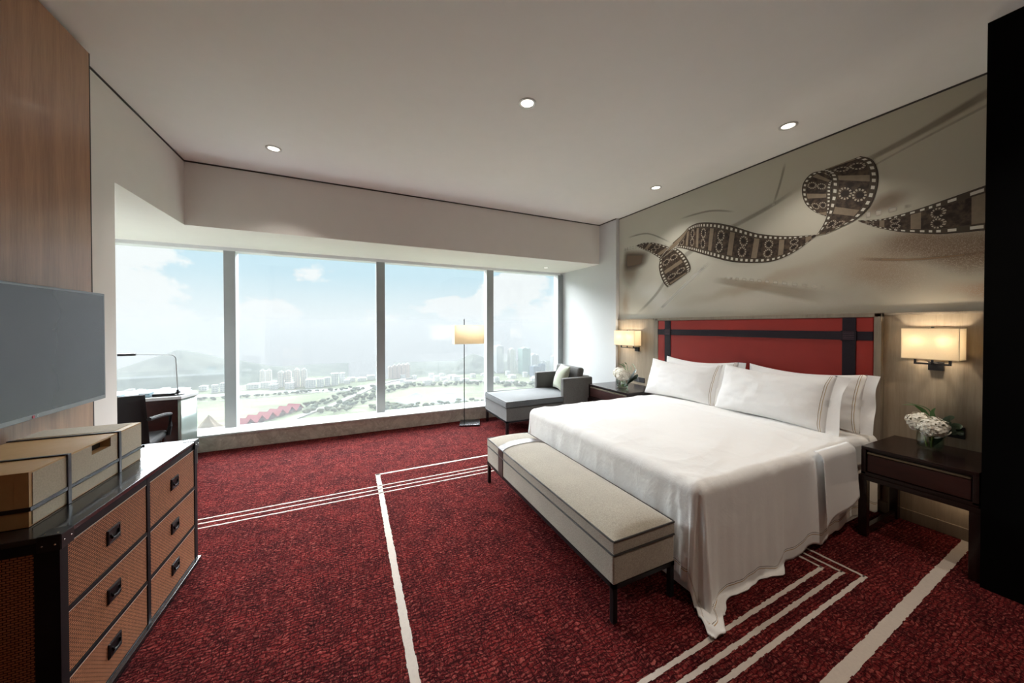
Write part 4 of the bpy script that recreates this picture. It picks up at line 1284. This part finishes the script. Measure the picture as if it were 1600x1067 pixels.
def ridge(name, prof, d0, d1, seed):
    """wooded hill: prof = (azimuth, elevation of the skyline) seen from the room, rising from the plain at d0 to the crest at d1"""
    mb = MB(); n = len(prof) - 1
    pv = [Vector((a, e)) for a, e in prof]

    def fn(u, v):
        q = cr(pv, u); az = R(q.x); top = CAMH + math.tan(R(q.y)) * d1
        f = v
        if f <= .7:
            g_ = f / .7; d = d0 + (d1 - d0) * g_; z = GZ - 2 + (top - GZ + 2) * (g_ ** .9)
            z += (noise.noise(Vector((u * 14 + seed, g_ * 4, 0))) * 7 + noise.noise(Vector((u * 40 + seed, g_ * 10, 2))) * 2.5) * math.sin(PI * g_)
        else:
            g_ = (f - .7) / .3; d = d1 + 160 * g_; z = top + (GZ - 2 - top) * g_
        z += 1.2 * noise.noise(Vector((u * 90 + seed, 1, 0))) * (1 if .6 < f < .8 else 0)
        return (d * math.sin(az), d * math.cos(az), z)
    mb.grid(fn, 120, 20)
    return struct(name, mb, HILLM, smooth=True, angle=180)


ridge('hill_left', [(-40, -7.0), (-34, -6.6), (-29, -6.1), (-25.34, -5.29), (-23.86, -4.76), (-22.83, -4.36), (-21.35, -3.75), (-19.78, -3.18), (-19.18, -2.9), (-18.29, -3.02), (-16.68, -3.5), (-14.85, -4.17), (-12.92, -4.62), (-10.18, -5.39), (-7.99, -5.98), (-5.68, -6.59), (-3.26, -7.21), (-.29, -7.97)], 735, 900, 0)
ridge('hill_right', [(6.12, -8.0), (8.55, -7.04), (10.53, -6.7), (13.58, -6.37), (15.65, -5.99), (16.9, -5.38), (18.59, -4.67), (19.86, -4.99), (21.45, -5.64), (24.12, -6.71), (27.33, -7.55), (32.64, -8.4)], 715, 860, 5)

FAC = {'cream': facade_mat('facade_cream', (.74, .68, .60)), 'white': facade_mat('facade_white', (.80, .78, .75)), 'pink': facade_mat('facade_pink', (.70, .53, .46)),
       'grey': facade_mat('facade_grey', (.55, .55, .55)), 'teal': facade_mat('facade_teal', (.26, .42, .38), (.30, .34, .32)), 'blue': facade_mat('facade_blue', (.10, .16, .22), (.06, .10, .15))}


FOOT = []


def building(label, x, y, w, h, m, group=None, deep=None, rz=0.0, crown=True):
    FOOT.append((x, y, w * .8))
    t = thing('apartment_tower' if h > 20 else 'low_building', label, 'building', (x, y, GZ), rz, group)
    d = deep or w * 1.1
    b = MB().box(-w / 2, w / 2, -d / 2, d / 2, -1, h)
    if h > 20:
        b.box(-w / 2 - .5, -w * .18, -d / 2 - .7, d / 2 + .4, -1, h * .97); b.box(w * .18, w / 2 + .5, -d / 2 - .7, d / 2 + .4, -1, h * .94)
    b.build('walls', FAC[m], t, smooth=False)
    r = MB()
    if crown: r.box(-w * .22, w * .22, -d * .25, d * .25, h, h + (2.2 if h > 20 else 1.0))
    else: r.box(-w / 2 - .2, w / 2 + .2, -d / 2 - .2, d / 2 + .2, h, h + .5)
    r.build('roof_structure', FAC['white' if m != 'blue' else 'grey'], t, smooth=False)
    return t


for i, (x, y, w, h) in enumerate([(-140, 729, 7.1, 23.0), (-130, 725, 6.8, 23.6)]):
    building('%s of the two slim cream twin towers at the foot of the hill' % ('left', 'right')[i], x, y, w, h, 'cream', 'twin towers below the hill')
for i, (x, y, w, h) in enumerate([(-105, 676, 7.4, 25.1), (-95, 679, 7.8, 25.3), (-81, 665, 7.2, 29.2), (-71, 669, 7.2, 28.0)]):
    building(('leftmost', 'second from left', 'third from left', 'rightmost')[i] + ' of four cream apartment towers right of the twin towers', x, y, w, h, 'cream', 'cream towers right of the twin towers')
for i, (x, y, w, h) in enumerate([(-143, 681, 15, 7.6), (-125, 677, 12.4, 9.1), (-112, 660, 11, 7.7), (-89, 652, 12, 9.4), (-60, 651, 14, 13.5), (-46, 652, 9.5, 12.9), (-36, 659, 8.0, 13.7), (-25, 662, 10.5, 19.6), (-14, 680, 8.9, 17.6), (1, 693, 12.3, 6.2), (18, 690, 14, 5.9), (34, 700, 13, 7.5), (-118, 695, 12, 8), (-66, 690, 14, 9), (-98, 700, 13, 7), (-6, 668, 9, 6)]):
    building('pale low block among the far bank buildings between the first two mullions', x, y, w, h, 'white', 'low blocks on the far bank', crown=i % 2 == 0)
for i, (x, y, w, h) in enumerate([(-298, 695, 5.5, 6.6), (-292, 693, 5.9, 8.1), (-284, 697, 8.9, 6.2), (-252, 686, 9.0, 7.9), (-209, 692, 9.4, 7.1), (-187, 663, 6.9, 11.4), (-178, 666, 6.4, 13.6), (-225, 680, 6.8, 6.8), (-270, 690, 9, 5), (-240, 700, 8, 5), (-320, 700, 10, 6), (-335, 704, 9, 8)]):
    building('pale low block below the hill seen above the desk', x, y, w, h, 'white', 'low blocks below the hill', crown=i % 2 == 0)
for i, (x, y, w, h) in enumerate([(69, 700, 6.6, 22.2), (77.2, 699, 6.6, 24.5), (85.2, 700, 6.6, 25.3), (93.2, 700, 6.6, 25.5), (101.5, 701, 7, 25.7)]):
    building(('first', 'second', 'third', 'fourth', 'fifth')[i] + ' from the left of the pinkish slab towers right of the middle mullion', x, y, w, h, 'pink', 'pinkish slab towers')
for lab, x, y, w, h, m in [('tall pale grey tower just right of the last mullion', 294, 694, 15.5, 56.9, 'grey'), ('tall narrow cream tower left of the green netted tower', 315, 672, 11.8, 51, 'cream'),
                           ('tall tower wrapped in green netting above the chaise longue', 332, 645, 18, 54.2, 'teal'), ('mid height grey tower right of the green netted tower', 363, 662, 17, 38.4, 'grey'),
                           ('low dark blue office block before the green netted tower', 334, 603, 14, 20.5, 'blue'), ('slim dark blue block beside the low blue office', 351, 604, 9.2, 24.6, 'blue'),
                           ('small grey tower behind the blue blocks', 383, 652, 8.1, 24, 'grey'), ('bluish grey tower nearest the window column', 401, 640, 10.3, 35.1, 'grey')]:
    building(lab, x, y, w, h, m, 'towers right of the last mullion')
rnd = random.Random(11)
for i in range(26):
    for _ in range(80):
        a = R(rnd.uniform(6, 31)); d = rnd.uniform(640, 705) if i % 3 else rnd.uniform(600, 640); bw = rnd.uniform(7, 14)
        px_, py_ = d * math.sin(a), d * math.cos(a)
        if all((px_ - q[0]) ** 2 + (py_ - q[1]) ** 2 > (bw * .8 + q[2]) ** 2 for q in FOOT): break
    else: continue
    building('pale low block in the haze at the foot of the right hand hill', px_, py_, bw, rnd.uniform(4, 9), 'white', 'low blocks below the right hill', crown=i % 2 == 0)

# red roofed sheds in a row
ROOFR = plain('red_roof_sheet', (.40, .035, .055), .6, scale=.2); SHEDW = plain('shed_wall', (.20, .05, .05), .8, scale=.2)
SN = ['first', 'second', 'third', 'fourth', 'fifth', 'sixth']
for i, (x, y) in enumerate([(-98.5, 428), (-91, 438.8), (-83.6, 449.6), (-76.2, 460.4), (-68.8, 471.2), (-61.4, 482)]):
    t = thing('roofed_shed', SN[i] + ' red gable roofed shed from the left in the row below the window', 'shed', (x, y, GZ), R(-35), 'red roofed sheds')
    MB().box(-6, 6, -4.9, 4.9, -1, 3.2).build('walls', SHEDW, t, smooth=False)
    r = MB()
    for s in (-1, 1): r.poly([(-8.5, s * 5.7, 2.2), (8.5, s * 5.7, 2.2), (8.5, 0, 8.2), (-8.5, 0, 8.2)]); r.poly([(-8.5, s * 5.7, 1.8), (8.5, s * 5.7, 1.8), (8.5, 0, 7.8), (-8.5, 0, 7.8)])
    r.build('roof', ROOFR, t, smooth=False)
for q in ((-55, 478), (-62, 482), (-69, 471)): FOOT.append((*q, 10))
mn = MB()
mn.grid(lambda u, v: (lambda a, rr: (rr * math.cos(a), rr * math.sin(a), 16 * (1 - v) ** 1.15 + noise.noise(Vector((math.cos(a) * 2, math.sin(a) * 2, v * 3))) * 1.6 * (1 - v)))(2 * PI * u, 0.2 + 13 * v + 1.5 * v * math.sin(5 * 2 * PI * u)), 48, 14)
mo = mn.build('sand_mound', plain('sand', (.34, .25, .17), .95, scale=.15), smooth=True, angle=180); mo.location = (-123, 419, GZ)
tag(mo, 'tan conical sand mound outside beside the first mullion', 'mound')

# trees: a few crowns shared by many, each tree a thing of its own
tree_protos = []
for k in range(4):
    rr = random.Random(k); mb = MB()
    for q in range(7):
        mb.sphere((rr.uniform(-1.6, 1.6), rr.uniform(-1.6, 1.6), rr.uniform(1.4, 3.4)), rr.uniform(1.1, 1.9), 2, (1, 1, .8))
    for v in mb.bm.verts: v.co += Vector((noise.noise(v.co * 1.3), noise.noise(v.co * 1.3 + Vector((9, 0, 0))), noise.noise(v.co * 1.3 + Vector((0, 9, 0))))) * .5
    mb.cyl((0, 0, -1), (0, 0, 2), .3, .2, 6)
    tree_protos.append(mb.build('tree', [TREEM, TREEM2][k % 2], smooth=True, angle=180))
tn = 0; tree_at = []


def tree(x, y, sc, label, group):
    global tn
    p = tree_protos[tn % 4]; o = p if tn < 4 else p.copy()
    if tn >= 4: COL.objects.link(o)
    tn += 1; o.location = (x, y, GZ); o.scale = (sc * rnd.uniform(.9, 1.3), sc * rnd.uniform(.9, 1.3), sc * rnd.uniform(.8, 1.1)); o.rotation_euler = (0, 0, rnd.uniform(0, 6))
    tag(o, label, 'tree', group)


def belt(pts, n, spread, sc, label, group):
    pv = [Vector(p) for p in pts]
    for i in range(n):
        for _ in range(60):
            p = cr(pv, rnd.random()); x = p.x + rnd.gauss(0, spread); y = p.y + rnd.gauss(0, spread)
            if all((x - a) ** 2 + (y - b) ** 2 > (3.5 * (sc + c)) ** 2 for a, b, c in tree_at) and all((x - a) ** 2 + (y - b) ** 2 > (3.4 * sc + c) ** 2 for a, b, c in FOOT): break
        else: continue
        tree_at.append((x, y, sc)); tree(x, y, sc * rnd.uniform(.75, 1.1), label, group)


belt([(-210, 606), (-137, 600), (-93, 602), (-37, 606), (8, 603)], 64, 2.2, .95, 'small tree in the hedge line along the river bank', 'trees along the river bank')
belt([(-50, 500), (-42, 470), (-36, 455)], 12, 4, 1.5, 'bushy tree beside the red roofed sheds', 'trees beside the red sheds')
belt([(-20, 455), (0, 485), (24, 530), (46, 590)], 46, 5, 1.35, 'tree on the near side of the sloping road', 'trees along the road')
belt([(-36, 500), (-16, 540), (8, 590)], 22, 3.5, 1.2, 'tree on the far side of the sloping road', 'trees across the road')
belt([(48, 560), (92, 596), (147, 582), (213, 560), (280, 500)], 66, 6, 1.3, 'tree in the green belt behind the ponds', 'trees behind the ponds')
belt([(30, 462), (60, 434), (88, 432), (165, 424)], 36, 6, 1.25, 'tree on the near bank of the ponds', 'trees before the ponds')

# summer haze over the plain
hz = MB().box(-1000, 1000, 25, 1150, GZ - 30, 14.0)
hzm = bpy.data.materials.new('haze'); hzm.use_nodes = True; t = NT(hzm.node_tree); t.n.clear()
vsn = t.add('ShaderNodeVolumeScatter'); vsn.inputs['Color'].default_value = (.98, .985, .99, 1); vsn.inputs['Density'].default_value = HAZE * HAZE_ALB; vsn.inputs['Anisotropy'].default_value = 0.0
vab = t.add('ShaderNodeVolumeAbsorption'); vab.inputs['Color'].default_value = (0, 0, 0, 1); vab.inputs['Density'].default_value = HAZE * (1 - HAZE_ALB)
vad = t.add('ShaderNodeAddShader'); t.l.new(vsn.outputs[0], vad.inputs[0]); t.l.new(vab.outputs[0], vad.inputs[1])
oo = t.add('ShaderNodeOutputMaterial'); t.l.new(vad.outputs[0], oo.inputs['Volume'])
ho_ = hz.build('haze', hzm, smooth=False); ho_['kind'] = 'stuff'; ho_['label'] = 'pale summer haze lying over the plain and hills'; ho_['category'] = 'haze'
